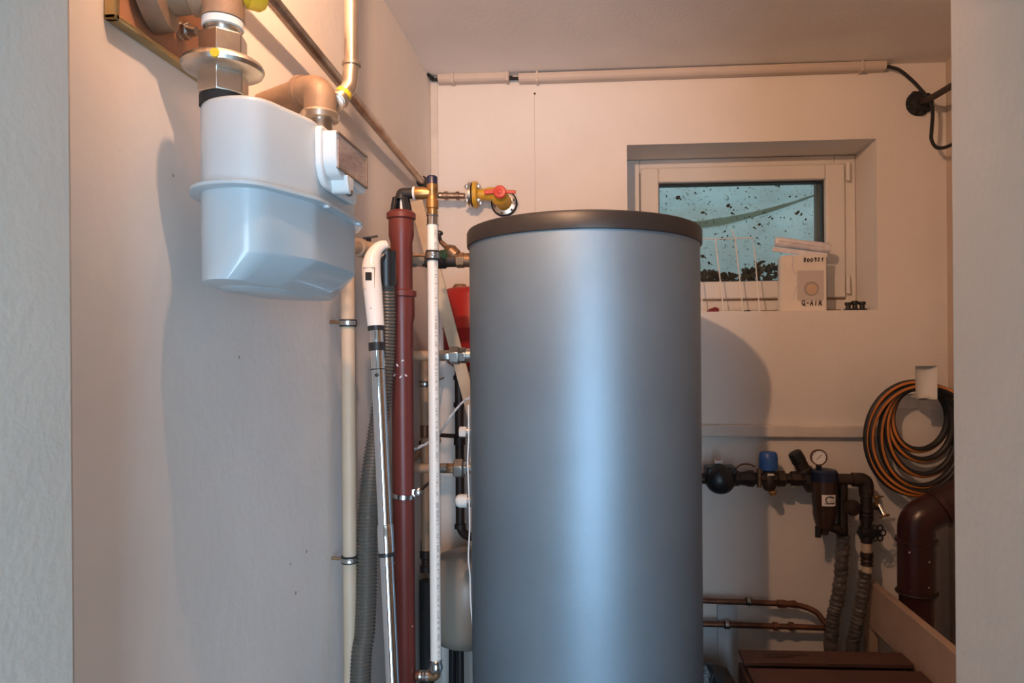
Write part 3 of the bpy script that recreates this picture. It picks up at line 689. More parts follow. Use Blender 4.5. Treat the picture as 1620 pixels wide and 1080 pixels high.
# handle: rounded body tapering up into a forward hook
hpts = [at(595, 517, 1.47), at(592.5, 490, 1.472), at(590, 460, 1.474), at(587.5, 432, 1.476), at(588.5, 412, 1.48), at(594, 398, 1.488), at(602, 390, 1.496), at(611, 387, 1.505)]
hpts = smooth(hpts, 5)
def hr(u):
    tab = [(0, .0178), (.1, .0186), (.3, .0200), (.5, .0198), (.62, .0172), (.75, .0140), (.9, .0118), (1, .0098)]
    for (a, ra), (c2, rb) in zip(tab, tab[1:]):
        if u <= c2: return ra+(rb-ra)*(u-a)/(c2-a)
    return tab[-1][1]
hd = B().tube(hpts, hr, 28).build('handle', M['handle'], t, ang=60)
B().lathe(W0+dw*-.001, dw, [(0, .0172), (.001, .0180), (.010, .0176), (.011, .015)], 28).build('handle_collar', M['black'], t)
bp = [at(607.5, 404, 1.498), at(601, 411, 1.493), at(598, 422, 1.488), at(599, 436, 1.484)]
bp = [at(614, 395, 1.508)]+bp
B().tube(smooth(bp, 5), lambda u: .0085, 14).build('grip_underside', M['black'], hd)
c = at(583.5, 437, 1.4575); B().obox(c, (.0068, 0, -.0002), (0, .0035, 0), (0, 0, .0088)).build('power_switch', M['black'], hd, .001)
fr_ = rect_frame(c.x-.0125, c.x+.0125, c.z-.026, c.z+.0195, .0007, .0007, .0007, .0007, c.y-.0012, c.y+.006).build('switch_panel_groove', M['beige'], hd)
for (px, py, Yq) in ((583.5, 408, 1.4675), (587.5, 487.5, 1.4545)):
    B().ball(at(px, py, Yq), .0028, (1, .5, 1), 10).build('screw_hole', M['black'], hd)
# corrugated hose
t = thing('vacuum_hose', 'dark grey corrugated vacuum hose hanging behind the chrome wand', 'hose', (at(572, 1080, 1.47).x, 1.47, 0))
hp_ = smooth([at(611, 402, 1.515), at(612, 440, 1.53), at(612.5, 520, 1.545), at(607, 610, 1.545), at(596, 690, 1.53), at(586, 760, 1.515), at(581, 850, 1.50), at(580, 930, 1.49), at(577, 1000, 1.48), at(570, 1085, 1.465), Vector((-.50, 1.44, .35)), Vector((-.50, 1.35, .06))], 40)
# resample evenly and corrugate
acc = [0.]
for a_, c_ in zip(hp_, hp_[1:]): acc.append(acc[-1]+(c_-a_).length)
tot = acc[-1]; pitch = .0075; n = int(tot/pitch)*4
res = []; j = 0
for i in range(n+1):
    s_ = tot*i/n
    while j < len(acc)-2 and acc[j+1] < s_: j += 1
    u = (s_-acc[j])/max(1e-9, acc[j+1]-acc[j]); res.append(hp_[j].lerp(hp_[j+1], min(1, u)))
cr = [.0188, .0218, .0222, .0192]
B().tube(res, lambda u: cr[int(round(u*n)) % 4]*(.80+.20*min(1, u*4)), 18).build('corrugated_tube', M['hose'], t, ang=80)
B().tube([at(611, 396, 1.511), at(611, 418, 1.517), at(611.5, 450, 1.527)], .0215, 20).build('hose_cuff', M['black'], t)

# ------------------------------------------------------------------ tank side connections (left side)
def conn(name, label, py, segs, tail=None, parent_cat='pipe fitting'):
    z = at(735, py, Y0).z
    t = thing(name, label, parent_cat, (at(742, py, Y0).x, Y0, z))
    for (nm, a, c, r, sh, m) in segs:
        xa, xb_ = at(a, py, Y0).x, at(c, py, Y0).x
        if c >= 742: xb_ = TX-TR+.006
        b = B()
        if sh == 'hex': b.hexa((xa, Y0, z), (xb_, Y0, z), r)
        elif sh == 'cyl': b.lathe((xa, Y0, z), (1, 0, 0), [(0, r*.92), (.001, r), (xb_-xa-.001, r), (xb_-xa, r*.92)], 24)
        elif sh == 'bell': b.lathe((xa, Y0, z), (1, 0, 0), [(0, r*.30), (.002, r*.6), (.006, r*.86), (.012, r), (xb_-xa, r)], 24)
        b.build(nm, M[m], t, .0008 if sh == 'hex' else 0)
    if tail:
        xa = at(tail[0], py, Y0).x; xb_ = at(640, py, Y0).x-.012
        B().tube(fillet([Vector((xa, Y0, z)), Vector((xb_, Y0, z)), Vector((xb_-.035, YW-.01, z))], .03, 5), tail[1], 18).build('pipe_body', M[tail[2]], t)
    return t
conn('tank_flow_connection', 'upper union nut connection with beige pipe in front of red vessel', 562,
     [('fitting', 682, 697, .0130, 'cyl', 'chromesat'), ('fitting', 696, 713, .0150, 'hex', 'zinc'), ('union_nut', 712, 727, .0250, 'hex', 'zinc'), ('tank_nut', 727, 738, .0215, 'hex', 'chromesat'), ('thread', 737, 742, .018, 'cyl', 'zinc')], (684, .0135, 'beigedark'))
conn('tank_sensor_plug', 'small single hexagon plug on the left side of the tank', 683,
     [('plug_head', 727, 738, .0150, 'hex', 'trimw'), ('collar', 738, 742, .0155, 'cyl', 'zinc')])
conn('tank_return_connection', 'lower union nut connection with beige pipe below the sensor plug', 740.5,
     [('fitting', 697, 708, .0135, 'cyl', 'zinc'), ('fitting', 706, 720, .0145, 'hex', 'rawbrass'), ('union_nut', 719, 733, .0265, 'hex', 'zinc'), ('tank_nut', 732, 740, .0185, 'hex', 'chromesat'), ('thread', 739, 742, .016, 'cyl', 'zinc')], (698, .0125, 'beigedark'))
conn('tank_end_cap', 'rounded white end cap on the lower left side of tank', 792,
     [('cap_dome', 720, 740, .0180, 'bell', 'white'), ('cap_collar', 739, 742, .0165, 'cyl', 'zinc')])

# ------------------------------------------------------------------ things behind, between drain and tank
Yv = 2.27
vx = at(750, 500, Yv).x
t = thing('expansion_vessel', 'red expansion vessel half hidden behind the tank', 'pressure vessel', (vx, Yv, at(730, 590, Yv).z))
z0, z1 = at(730, 588, Yv).z, at(730, 456, Yv).z
hv = z1-z0
B().lathe((vx, Yv, z0), (0, 0, 1), [(0, .02), (.01, .06), (.03, .088), (.06, .10), (hv*.5, .102), (hv*.5+.004, .105), (hv*.5+.008, .102), (hv-.030, .101), (hv-.014, .097), (hv-.004, .088), (hv, .070), (hv+.004, .001)], 48).build('shell', M['redvessel'], t)
cx_ = at(727, 452, Yv-.04); B().lathe((cx_.x, Yv-.03, z1-.012), (0, 0, 1), [(0, .024), (.014, .024), (.022, .018), (.024, .001)], 20).build('valve_cap', M['rawbrass'], t)
B().beam((vx-.05, Yv+.06, z0+.1), (vx-.05, YW, z0+.1), .04, .004, (0, 0, 1)).build('wall_bracket', M['darkpipe'], t)
Yb = 2.10
t = thing('timber_batten', 'pale timber batten leaning diagonally behind the white pipe', 'batten', at(762, 745, 2.16))
p0, p1 = at(659, 318, 2.10), at(752, 668, 2.14)
dbt = p1-p0
pb = p1+dbt*((p1.z-.0)/(-dbt.z)*.0+.25)
B().beam(p0, p1+dbt*.2, .038, .010, (1, 0, .1)).build('lath', M['batten'], t, .001)
# brown vertical pipe with clamp, insulated lower end
t = thing('brown_vertical_pipe', 'brown vertical pipe with a clamp between drain and white pipe', 'pipe', at(672, 1080, 2.05))
px_ = at(672, 650, 2.05).x
def zb_(py): return at(672, py, 2.05).z
B().cyl((px_, 2.05, zb_(900)), (px_, 2.05, zb_(568)), .0125).build('pipe_body', M['beigedark'], t)
B().lathe((px_, 2.05, zb_(692)), (0, 0, 1), [(0, .0125), (.001, .0142), (.037, .0142), (.038, .0125)], 20).build('coupling', M['copper'], t)
clamp_parts(t, Vector((px_, 2.05, zb_(607))), .0125, Vector((px_-.03, YW+.002, zb_(605))))
B().lathe((px_, 2.05, zb_(905)), (0, 0, 1), [(0, .0125), (.002, .018), (.020, .018), (.024, .0135), (.04, .0135), (.044, .018), (.064, .018), (.066, .0125)], 18).build('lower_fitting', M['darkpipe'], t)
B().cyl((px_, 2.05, 0), (px_, 2.05, zb_(918)), .021).build('black_insulation', M['rubber'], t)
# second, thinner brown pipe beside it
t = thing('slim_brown_pipe', 'slim brown pipe standing close behind the brown clamped pipe', 'pipe', at(666, 870, 2.28))
p = at(667, 800, 2.28); B().tube([(p.x, 2.28, 0), (p.x, 2.28, at(667, 705, 2.28).z)], .0150, 14).build('pipe_body', M['beigedark'], t)
p2 = at(667, 862, 2.28); B().lathe((p.x, 2.28, p2.z), (0, 0, 1), [(-.03, .015), (-.029, .021), (.02, .021), (.021, .015)], 18).build('black_joint', M['darkpipe'], t)
# blackened pipe below red vessel
Yd = 2.2
t = thing('blackened_drop_pipe', 'blackened pipe dropping below the red vessel and bending right', 'pipe', at(727, 850, Yd))
x_ = at(727, 700, Yd).x
B().tube(fillet([Vector((x_, Yd, at(727, 578, Yd).z)), Vector((x_, Yd, at(727, 848, Yd).z)), at(775, 850, Yd+.06)], .045, 8), .0140, 18).build('pipe_body', M['darkpipe'], t)
for yy in (597, 640, 694, 700, 832):
    B().lathe((x_, Yd, at(727, yy, Yd).z), (0, 0, 1), [(-.008, .014), (-.007, .0185), (.007, .0185), (.008, .014)], 18).build('joint_bead', M['darkpipe'], t)
B().tube([at(660, 702, 2.26), at(695, 688, Yd+.01), Vector((x_, Yd, at(727, 690, Yd).z))], .007, 10).build('side_branch', M['darkpipe'], t)
# twisted grey cable
t = thing('twisted_cable', 'twisted grey sensor cable sloping from the tank behind white pipe', 'cable', at(745, 630, Y0-.03))
cp = smooth([at(748, 628, 1.80), at(735, 633, 1.80), at(718, 652, 1.80), at(702, 676, 1.80), at(690, 692, 1.79), at(672, 703, 1.78), at(652, 712, 1.77)], 14)
for ph in (0, math.pi):
    pp = []
    for i, c in enumerate(cp):
        a = i*.42+ph; pp.append(c+Vector((.003*math.cos(a), .003*math.sin(a), .003*math.cos(a))))
    B().tube(pp, .0026, 8).build('strand', M['cable'], t)
t = thing('white_cable', 'thin white cable running down the left edge of the tank', 'cable', at(748, 960, 1.79))
wcp = smooth([at(741, 640, 1.78), at(741.5, 690, 1.775), at(740, 730, 1.775), at(741.5, 770, 1.775), at(743, 830, 1.775), at(741, 880, 1.775), at(743.5, 910, 1.775), at(744.5, 950, 1.775), at(749, 1000, 1.775)], 10)
B().tube(wcp, .0020, 8).build('cable_run', M['whitecable'], t)
# cream vessel low behind the tank
Yv2 = 2.2; vx2 = at(748, 900, Yv2).x
t = thing('cream_vessel', 'cream rounded pressure vessel low behind the tank and white pipe', 'pressure vessel', (vx2-.03, Yv2, 0))
zl, zh = at(730, 1022, Yv2).z, at(730, 925, Yv2).z
B().lathe((vx2-.02, Yv2, zl), (0, 0, 1), [(0, .02), (.008, .06), (.03, .100), (.07, .122), (.13, .13), (.20, .13), (.25, .12), (.29, .09), (.31, .04), (.312, .001)], 44).build('shell', M['whitevessel'], t)
for k in range(3):
    a = k*2.09+.4; B().cyl((vx2-.02+.08*math.cos(a), Yv2+.08*math.sin(a), 0), (vx2-.02+.07*math.cos(a), Yv2+.07*math.sin(a), zl+.05), .012).build('leg', M['black'], t)

# ------------------------------------------------------------------ cable trunking and black cable under the ceiling
YD = 2.43
def duct_seg(px0, py0, px1, py1, nm, label):
    p, q = at(px0, py0, YD), at(px1, py1, YD)
    t = thing(nm, label, 'cable trunking', (p+q)/2)
    d = (q-p); dn = d.normalized(); up = Vector((0, 0, 1)); up = (up-dn*up.dot(dn)).normalized(); out = dn.cross(up)
    if out.y > 0: out = -out
    poly_ = fil2([(-.018, -.0135), (.010, -.0135), (.018, -.004), (.018, .0135), (-.018, .0135)], [.001, .004, .004, .001, .001], 3)
    B().rings([[p+out*a[0]+up*a[1] for a in poly_], [q+out*a[0]+up*a[1] for a in poly_]]).build('channel', M['duct'], t)
    return t, p, q, up, out, dn
t, p, q, up, out, dn = duct_seg(694, 126, 806, 122.5, 'short_cable_trunking', 'short piece of cable trunking in the left ceiling corner')
for px in (717, 803):
    c = p+dn*((at(px, 124, YD)-p).dot(dn)); B().obox(c+out*.004, dn*.005, up*.0185, out*.019).build('clip', M['duct'], t, .001)
t, p, q, up, out, dn = duct_seg(821, 125, 1400, 105, 'long_cable_trunking', 'long cable trunking running under the ceiling above the window')
for px in (850, 1362):
    c = p+dn*((at(px, 124, YD)-p).dot(dn)); B().obox(c+out*.002, dn*.004, up*.0185, out*.0185).build('clip', M['duct'], t, .001)
t = thing('black_cable', 'black cable leaving the trunking and looping by the wall hole', 'cable', at(1400, 105, YD))
cpts = smooth([at(676, 117, 2.40), at(684, 123, 2.42), at(694, 126, YD), at(806, 122.5, YD), at(821, 124, YD), at(1100, 115, YD), at(1370, 106, YD), at(1388, 105.4, YD), at(1400, 105, YD), at(1410, 106.5, YD-.006), at(1425, 112, YD-.015), at(1446, 130, YD-.03), at(1462, 148, YD-.05), at(1472, 160, YD-.06), at(1475.5, 178, YD-.06), at(1474, 205, YD-.06), at(1473.5, 220, YD-.06), at(1480, 232, YD-.07), at(1490, 234, YD-.09), at(1503, 230, YD-.12), at(1530, 215, YD-.2)], 8)
B().tube(cpts, .0058, 10).build('cable_run', M['rubber'], t)
t = thing('wall_penetration', 'black sealed wall hole with a dark pipe at the upper right', 'pipe', at(1452, 163, YW))
hc_ = at(1453, 164, YW)
b = B(); b.lathe(hc_, (0, -1, 0), [(0, .043), (.004, .042), (.012, .036), (.020, .026), (.022, .01)], 26); b.build('foam_seal', M['rubber'], t)
for k in range(9):
    a = k*.7; B().ball(hc_+Vector((.034*math.cos(a), -.010, .034*math.sin(a))), .012, (1, .7, .9), 10).build('foam_lump', M['rubber'], t)
B().tube([hc_+Vector((.0, -.005, 0)), at(1470, 157, YD-.06), at(1502, 138, YD-.20), at(1560, 104, 2.05)], .0105, 16).build('pipe_body', M['darkpipe'], t)

# ------------------------------------------------------------------ window sill things
t = thing('wire_rack', 'white wire rack leaning on the window sill beside the tank', 'wire rack', at(1150, 492, 2.50))
YB_, YT_ = 2.50, 2.575
def wq(px, py): return at(px, py, YT_+(YB_-YT_)*max(0, min(1, (py-370)/(494-370))))
B().tube([wq(1060, 379), wq(1191, 376.5), wq(1194, 400), wq(1202, 494)], .0022, 8).build('top_wire', M['wire'], t)
for ln in ([(1131.5, 378), (1139, 440), (1145, 494)], [(1157, 363), (1162, 373), (1163, 378), (1170, 440), (1176, 494)], [(1101, 379), (1107, 440), (1112.5, 494)], [(1072, 379), (1082, 494)]):
    B().tube([wq(*p) for p in ln], .0022, 8).build('upright_wire', M['wire'], t)
B().tube([wq(1070, 492.5), wq(1203, 492.5)], .0022, 8).build('bottom_wire', M['wire'], t)
# packet of vacuum bags
YP = 2.505
p0 = at(1236, 493, YP); p1 = at(1308, 402, YP)
zs_ = WZ0+.001
t = thing('bag_packet', 'plastic wrapped packet of cream dust bags with handwriting on the sill', 'packet', ((p0.x+p1.x)/2, YP, zs_))
poly_ = fil2([(p0.x, zs_), (p1.x, zs_), (p1.x+.001, p1.z), (p0.x+.002, p1.z-.001)], [.006, .004, .008, .010], 4)
pk = B().rings([[Vector((a[0], YP+y, a[1])) for a in [((q[0]-(p0.x+p1.x)/2)*s+(p0.x+p1.x)/2, (q[1]-zs_)*(.98+.02*s)+zs_) for q in poly_]] for y, s in ((0, .95), (.006, 1), (.050, 1), (.056, .95))]).build('paper_bags', M['paper'], t)
cp_ = at(1282.5, 452, YP-.002)
B().rings([[Vector((cp_.x+a[0], YP-.0016+y, cp_.z+a[1])) for a in fil2([(-.046, -.052), (.046, -.052), (.046, .054), (-.046, .054)], [.006]*4, 3)] for y in (0, .0025)]).build('grey_card', M['greycard'], t)
B().lathe((cp_.x+.002, YP-.001, cp_.z-.010), (0, -1, 0), [(0, .026), (.0018, .026), (.002, .024)], 28).build('valve_ring', M['ringgrey'], t)
B().lathe((cp_.x+.004, YP-.001, cp_.z-.012), (0, -1, 0), [(0, .019), (.0032, .019), (.0036, .016)], 28).build('valve_disc', M['holebeige'], t)
G = {'8': [[(.5, .5), (.15, .75), (.5, 1), (.8, .75), (.2, .25), (.45, 0), (.75, .2), (.5, .5)]], '0': [[(.5, .0), (.2, .2), (.2, .6), (.5, .75), (.8, .55), (.75, .15), (.5, 0)]],
     '9': [[(.75, .65), (.45, .5), (.25, .7), (.5, .9), (.75, .75), (.7, .3), (.5, 0)]], '2': [[(.2, .65), (.45, .85), (.7, .65), (.25, .05), (.8, .1)]], '1': [[(.3, .5), (.6, .85), (.5, 0)]],
     'Q': [[(.5, 0), (.15, .3), (.2, .8), (.55, 1), (.85, .7), (.8, .25), (.5, 0)], [(.5, .3), (1.0, -.05)]], '-': [[(.15, .45), (.8, .5)]], 'A': [[(.05, 0), (.45, .95), (.75, 0)], [(.2, .35), (.75, .4)]],
     'I': [[(.45, .9), (.4, 0)]], 'R': [[(.2, 0), (.25, .9), (.75, .85), (.7, .5), (.25, .45)], [(.4, .45), (1.0, 0)]]}
def write(par, name, text, o, u, v, cw, r, m):
    b = B()
    for i, ch in enumerate(text):
        for ln in G[ch]:
            b.tube([o+u*((i+a[0]*.9)*cw)+v*(a[1]*cw*1.35) for a in ln], r, 5)
    return b.build(name, m, par)
write(t, 'handwritten_number', '800921', at(1270.5, 414.5, YP-.0014), Vector((1, 0, .03)), Vector((.10, 0, 1)), .0121, .0016, M['ink'])
write(t, 'handwritten_word', 'Q-AIR', at(1268, 483, YP-.0014), Vector((1, 0, -.02)), Vector((.05, 0, 1)), .0145, .0017, M['ink'])
b = B(); b.tube(smooth([at(1251, 398, YP-.004), at(1254, 410, YP-.003), at(1253, 424, YP-.002), at(1258, 432, YP-.002)], 5), .0016, 6); b.tube([at(1264, 445, YP-.002), at(1258, 458, YP-.002), at(1254, 474, YP-.002)], .0010, 6); b.build('wrap_crease', M['film'], t)
t = thing('plastic_roll', 'rolled milky plastic film resting on top of the bag packet', 'plastic film', at(1270, 400, YP+.02))
ra, rb = at(1226, 382, YP+.026), at(1313, 393, YP+.026)
b = B(); b.lathe(ra, rb-ra, [(0, .014), (.006, .017), (.05, .018), (.10, .0175), (.15, .019), ((rb-ra).length-.006, .0185), ((rb-ra).length, .014)], 20); b.build('roll', M['film'], t)
b = B(); b.beam(at(1222, 394, YP+.01), at(1309, 404, YP+.01), .018, .003, (0, .35, 1)); b.build('loose_flap', M['film'], t, .001)
B().tube([at(1232, 380.5, YP+.008), at(1270, 386, YP+.007), at(1304, 390.5, YP+.007)], .0012, 6).build('fold_line', M['greycard'], t)
for i, (px, hh, lab) in enumerate(((1342, .022, 'leftmost of three small black stoppers on the window sill'), (1352.5, .027, 'tallest middle one of three small black stoppers on the sill'), (1364, .024, 'rightmost of three small black stoppers on the window sill'))):
    c = at(px, 493, 2.49); c.z = WZ0+.0005
    t = thing('black_stopper', lab, 'stopper', c, 'black stoppers on the window sill')
    B().lathe(c, (0, 0, 1), [(0, .0165), (.004, .0165), (.007, .011)], 18).build('base_flange', M['black'], t)
    B().lathe(c+Vector((0, 0, .006)), (0, 0, 1), [(0, .009), (hh*.6-.002, .0085), (hh*.6, .012), (hh, .012), (hh+.001, .010)], 14).build('knob', M['black'], t)
c = at(1127, 493, 2.49); c.z = WZ0+.0005
t = thing('red_clip', 'small red plastic clip lying on the sill under the rack', 'clip', c)
b = B(); b.rings([[c+Vector((a[0], y, a[1])) for a in fil2([(-.022, 0), (.022, 0), (.022, .014), (.008, .018), (-.010, .012)], [.003]*5, 3)] for y in (-.006, .006)]); b.build('clip_body', M['darkred'], t)
b = B(); b.cyl(c+Vector((.012, -.008, .009)), c+Vector((.012, .008, .009)), .004, seg=10); b.build('pivot', M['darkred'], t)
c = at(1181, 493, 2.485); c.z = WZ0+.0005
t = thing('dark_chip', 'thin dark sliver lying on the sill under the wire rack', 'debris', c)
B().rings([[c+Vector((a[0], y, a[1])) for a in [(-.013, 0), (.013, 0), (.011, .006), (-.006, .005)]] for y in (-.005, .005)]).build('sliver', M['darkpipe'], t)

# ------------------------------------------------------------------ water filter line on the back wall
YQ = 2.36
def A(px, py, dy=0): return at(px, py, YQ+dy)
zl_ = A(1230, 757).z
def hx(px): return A(px, 757).x
t = thing('water_meter', 'black domed water meter on the pipe right beside the tank', 'water meter', Vector((hx(1137), YQ, zl_)))
B().lathe(A(1137, 756), (0.05, -1, 0), [(-.045, .030), (-.03, .046), (.02, .050), (.045, .045), (.058, .030), (.062, .001)], 28).build('meter_body', M['black'], t)
B().box(A(1119, 751, -.045), A(1159, 734, .03)).build('register_lid', M['black'], t, .004)
B().box(A(1131, 733, -.02), A(1141, 726, .0)).build('tab', M['trimw'], t)
B().box(A(1132, 728, -.021), A(1140, 726.5, -.018)).build('red_mark', M['redplastic'], t)
b = B(); b.lathe((hx(1085), YQ, zl_), (1, 0, 0), [(0, .018), (.11, .018)], 18); b.build('inlet_pipe', M['darkbronze'], t)
# pipe run with check valve
t = thing('filter_supply_pipe', 'dark bronze pipe with unions between water meter and filter', 'pipe', Vector((hx(1200), YQ, zl_)))
def pl(px): return hx(px)-hx(1160)
B().lathe((hx(1158), YQ, zl_), (1, 0, 0), [(0, .020), (.01, .026), (.022, .026), (.024, .022), (pl(1180), .024), (pl(1186), .028), (pl(1194), .028), (pl(1196), .020), (pl(1230), .020), (pl(1232), .027), (pl(1243), .027), (pl(1245), .018), (pl(1252), .018), (pl(1253), .025), (pl(1268), .026), (pl(1270), .020), (pl(1290), .020)], 8).build('pipe_body', M['darkbronze'], t, ang=30)
b = B(); b.tube(smooth([A(1163, 742, -.01), A(1172, 735, -.02), A(1184, 734, -.015), A(1194, 738, -.01)], 6), .003, 8); b.build('seal_wire', M['copper'], t)
b = B(); b.cyl(A(1201, 770, -.015), A(1201, 742, -.02), .008, seg=12); b.build('test_cock', M['rawbrass'], t)
# pressure reducer, blue cap
t = thing('pressure_reducer', 'blue capped pressure reducer standing on the bronze pipe', 'valve', Vector((hx(1215), YQ, zl_)))
c = A(1215.5, 744); zt_ = A(1215.5, 714).z
B().lathe(c, (0, 0, 1), [(0, .024), (.004, .031), (.04, .031), (zt_-c.z-.006, .0285), (zt_-c.z-.001, .024), (zt_-c.z, .014)], 28).build('blue_cap', M['blue'], t)
B().lathe(A(1217, 775), (0, 0, 1), [(0, .016), (.01, .022), (.045, .024), (.05, .021), (.068, .020)], 24).build('reducer_body', M['darkbronze'], t)
B().obox(A(1219.5, 750.5, -.026), (.010, 0, 0), (0, .002, 0), (0, 0, .003)).build('tag', M['label'], t)
B().lathe(A(1222, 776, -.01), (.1, -.2, -1), [(0, .010), (.002, .014), (.008, .014), (.010, .010), (.016, .009)], 16).build('drain_plug', M['brass'], t)
# slanted shut-off valve
t = thing('slanted_valve', 'dark slanted valve barrel rising left of the pressure gauge', 'valve', A(1285, 765))
a0, a1 = A(1288, 772), A(1257, 716)
da = a1-a0; LA = da.length
B().lathe(a0, da, [(0, .028), (LA*.22, .030), (LA*.25, .024), (LA*.42, .023), (LA*.45, .027), (LA*.52, .027), (LA*.55, .022), (LA*.74, .022)], 22).build('bonnet', M['darkbronze'], t)
B().lathe(a0+da*.72, da, [(0, .0215), (LA*.05, .0245), (LA*.28, .0225), (LA*.31, .018), (LA*.315, .001)], 22).build('black_grip', M['black'], t)
# filter
t = thing('water_filter', 'brown bowl water filter with blue head and white label', 'water filter', A(1304, 838))
fx = A(1304, 790).x; FY = YQ-.03
def fz_(py): return at(1304, py, FY).z
fx = at(1304, 790, FY).x
B().lathe((fx, FY, fz_(760)), (0, 0, 1), [(0, .040), (.001, .043), (.030, .043), (.036, .038), (.040, .020)], 12).build('filter_head', M['bluedark'], t)
zb0 = fz_(845)
B().lathe((fx, FY, zb0), (0, 0, 1), [(0, .012), (.02, .014), (.022, .026), (.05, .034), (.07, .0375), (.09, .0375), (.092, .0385), (.14, .0395), (fz_(759)-zb0, .0405)], 32).build('filter_bowl', M['filter'], t)
B().lathe((fx-.022, FY-.004, fz_(849)), (0, 0, 1), [(0, .010), (.035, .010)], 14).build('drain_nozzle', M['black'], t)
# curved label
def arc_patch(cx, cy, r, a0, a1, z0, z1, n=10, th=.0008):
    rr = []
    for k in range(n+1):
        a = a0+(a1-a0)*k/n; c, s = math.cos(a), math.sin(a)
        rr.append([Vector((cx+c*r, cy+s*r, z0)), Vector((cx+c*(r+th), cy+s*(r+th), z0)), Vector((cx+c*(r+th), cy+s*(r+th), z1)), Vector((cx+c*r, cy+s*r, z1))])
    b = B(); b.rings(rr); return b
lb = arc_patch(fx, FY, .0402, R_(-118), R_(-52), fz_(796.5), fz_(779), 12).build('label', M['label'], t)
def on_lab(u, v):  # u,v 0..1 on the label
    a = R_(-118)+R_(66)*u; return Vector((fx+math.cos(a)*.0412, FY+math.sin(a)*.0412, fz_(796.5)+(fz_(779)-fz_(796.5))*v))
b = B()
b.tube([on_lab(.46+.28*math.cos(x)*.75, .58+.26*math.sin(x)) for x in [1.0, 1.5, 2.0, 2.6, 3.2, 3.8, 4.3]], .0018, 6)
b.tube([on_lab(.52, .52), on_lab(.58, .45), on_lab(.85, .48)], .0007, 5); b.tube([on_lab(.60, .66), on_lab(.85, .66)], .0005, 5)
b.tube([on_lab(.50, .84), on_lab(.66, .82), on_lab(.82, .74)], .0020, 5)
b.build('emblem', M['ink'], lb)
b = B()
for k, u in enumerate((.22, .32, .42, .52, .62, .72, .80)):
    h0, h1 = .20, .33
    b.tube([on_lab(u, h0), on_lab(u+.03, h1), on_lab(u+.06, h0)], .0011, 5)
    if k % 2: b.tube([on_lab(u+.01, (h0+h1)/2), on_lab(u+.06, (h0+h1)/2)], .0006, 5)
b.build('lettering', M['ink'], lb)
gc = at(1295, 723, FY-.01)
t2 = thing('pressure_gauge', 'small round pressure gauge on top of the water filter', 'gauge', Vector((gc.x, gc.y, fz_(744))))
B().lathe(gc, (0, -1, 0), [(-.012, .020), (-.01, .025), (.004, .0265), (.007, .0265), (.0072, .023), (.004, .0225)], 32).build('case', M['copper'], t2)
B().lathe(gc+Vector((0, -.0035, 0)), (0, -1, 0), [(0, .0225), (.0012, .0225)], 32).build('dial', M['gauge'], t2)
b = B(); g0 = gc+Vector((0, -.0055, 0)); b.tube([g0+Vector((-.009, 0, -.008)), g0+Vector((.008, 0, .009))], .0009, 5)
for k in range(9):
    a = R_(225-k*33.75); b.tube([g0+Vector((math.cos(a)*.018, .0005, math.sin(a)*.018)), g0+Vector((math.cos(a)*.0205, .0005, math.sin(a)*.0205))], .0005, 4)
b.build('needle_and_scale', M['ink'], t2)
B().cyl(Vector((gc.x, gc.y, gc.z-.024)), Vector((gc.x+.004, FY, fz_(746))), .009, seg=14).build('stem', M['black'], t2)
# outlet pipe, elbow, down pipe with taps
t = thing('filter_outlet_pipe', 'dark pipe from filter turning down beside the garden tap', 'pipe', A(1370, 1020))
jx = A(1370.5, 800).x
B().tube(fillet([Vector((fx+.03, YQ, zl_)), Vector((jx, YQ, zl_-.002)), Vector((jx, YQ, A(1370, 858).z))], .025, 6), .0185, 20).build('pipe_body', M['darkbronze'], t)
B().tube(fillet([Vector((jx-.045, YQ, zl_-.002)), Vector((jx, YQ, zl_-.003)), Vector((jx, YQ, zl_-.045))], .028, 8), .0235, 22).build('elbow', M['darkbronze'], t)
for yy in (782, 806, 813, 820, 836, 850):
    B().lathe((jx, YQ, A(1370, yy).z), (0, 0, 1), [(-.006, .0185), (-.005, .0225), (.005, .0225), (.006, .0185)], 20).build('thread_ring', M['darkbronze'], t)
b = B(); b.cyl((jx, YQ, A(1370, 908).z), (jx, YQ, A(1370, 856).z), .0165); b.build('white_section', M['batten'], t)
b = B(); b.lathe((jx, YQ, A(1370, 894).z), (0, 0, 1), [(0, .0165), (.001, .020), (.01, .018), (.014, .021), (.022, .018), (.028, .021), (.044, .0195), (.045, .0165)], 20); b.build('dark_coupling', M['darkbronze'], t)
# branch with knob behind filter
t = thing('filter_bypass_pipe', 'short dark branch with a round valve knob right of filter', 'pipe', A(1334, 840))
kx = A(1334, 800).x
B().tube([Vector((kx, YQ+.012, zl_-.004)), Vector((kx, YQ+.012, A(1334, 848).z))], .0185, 18).build('pipe_body', M['darkbronze'], t)
B().lathe(at(1338, 800, YQ-.005), (.5, -1, 0), [(0, .012), (.015, .013), (.017, .024), (.030, .027), (.040, .024), (.044, .012)], 22).build('valve_knob', M['darkbronze'], t)
b = B(); b.tube([at(1312, 832, YQ-.03), at(1322, 836, YQ-.03), at(1333, 842, YQ-.02)], .015, 14); b.build('lower_outlet', M['darkbronze'], t)
B().lathe((kx, YQ+.012, A(1334, 840).z), (0, 0, 1), [(0, .012), (.002, .017), (.02, .017), (.024, .012)], 18).build('brass_nut', M['rawbrass'], t)
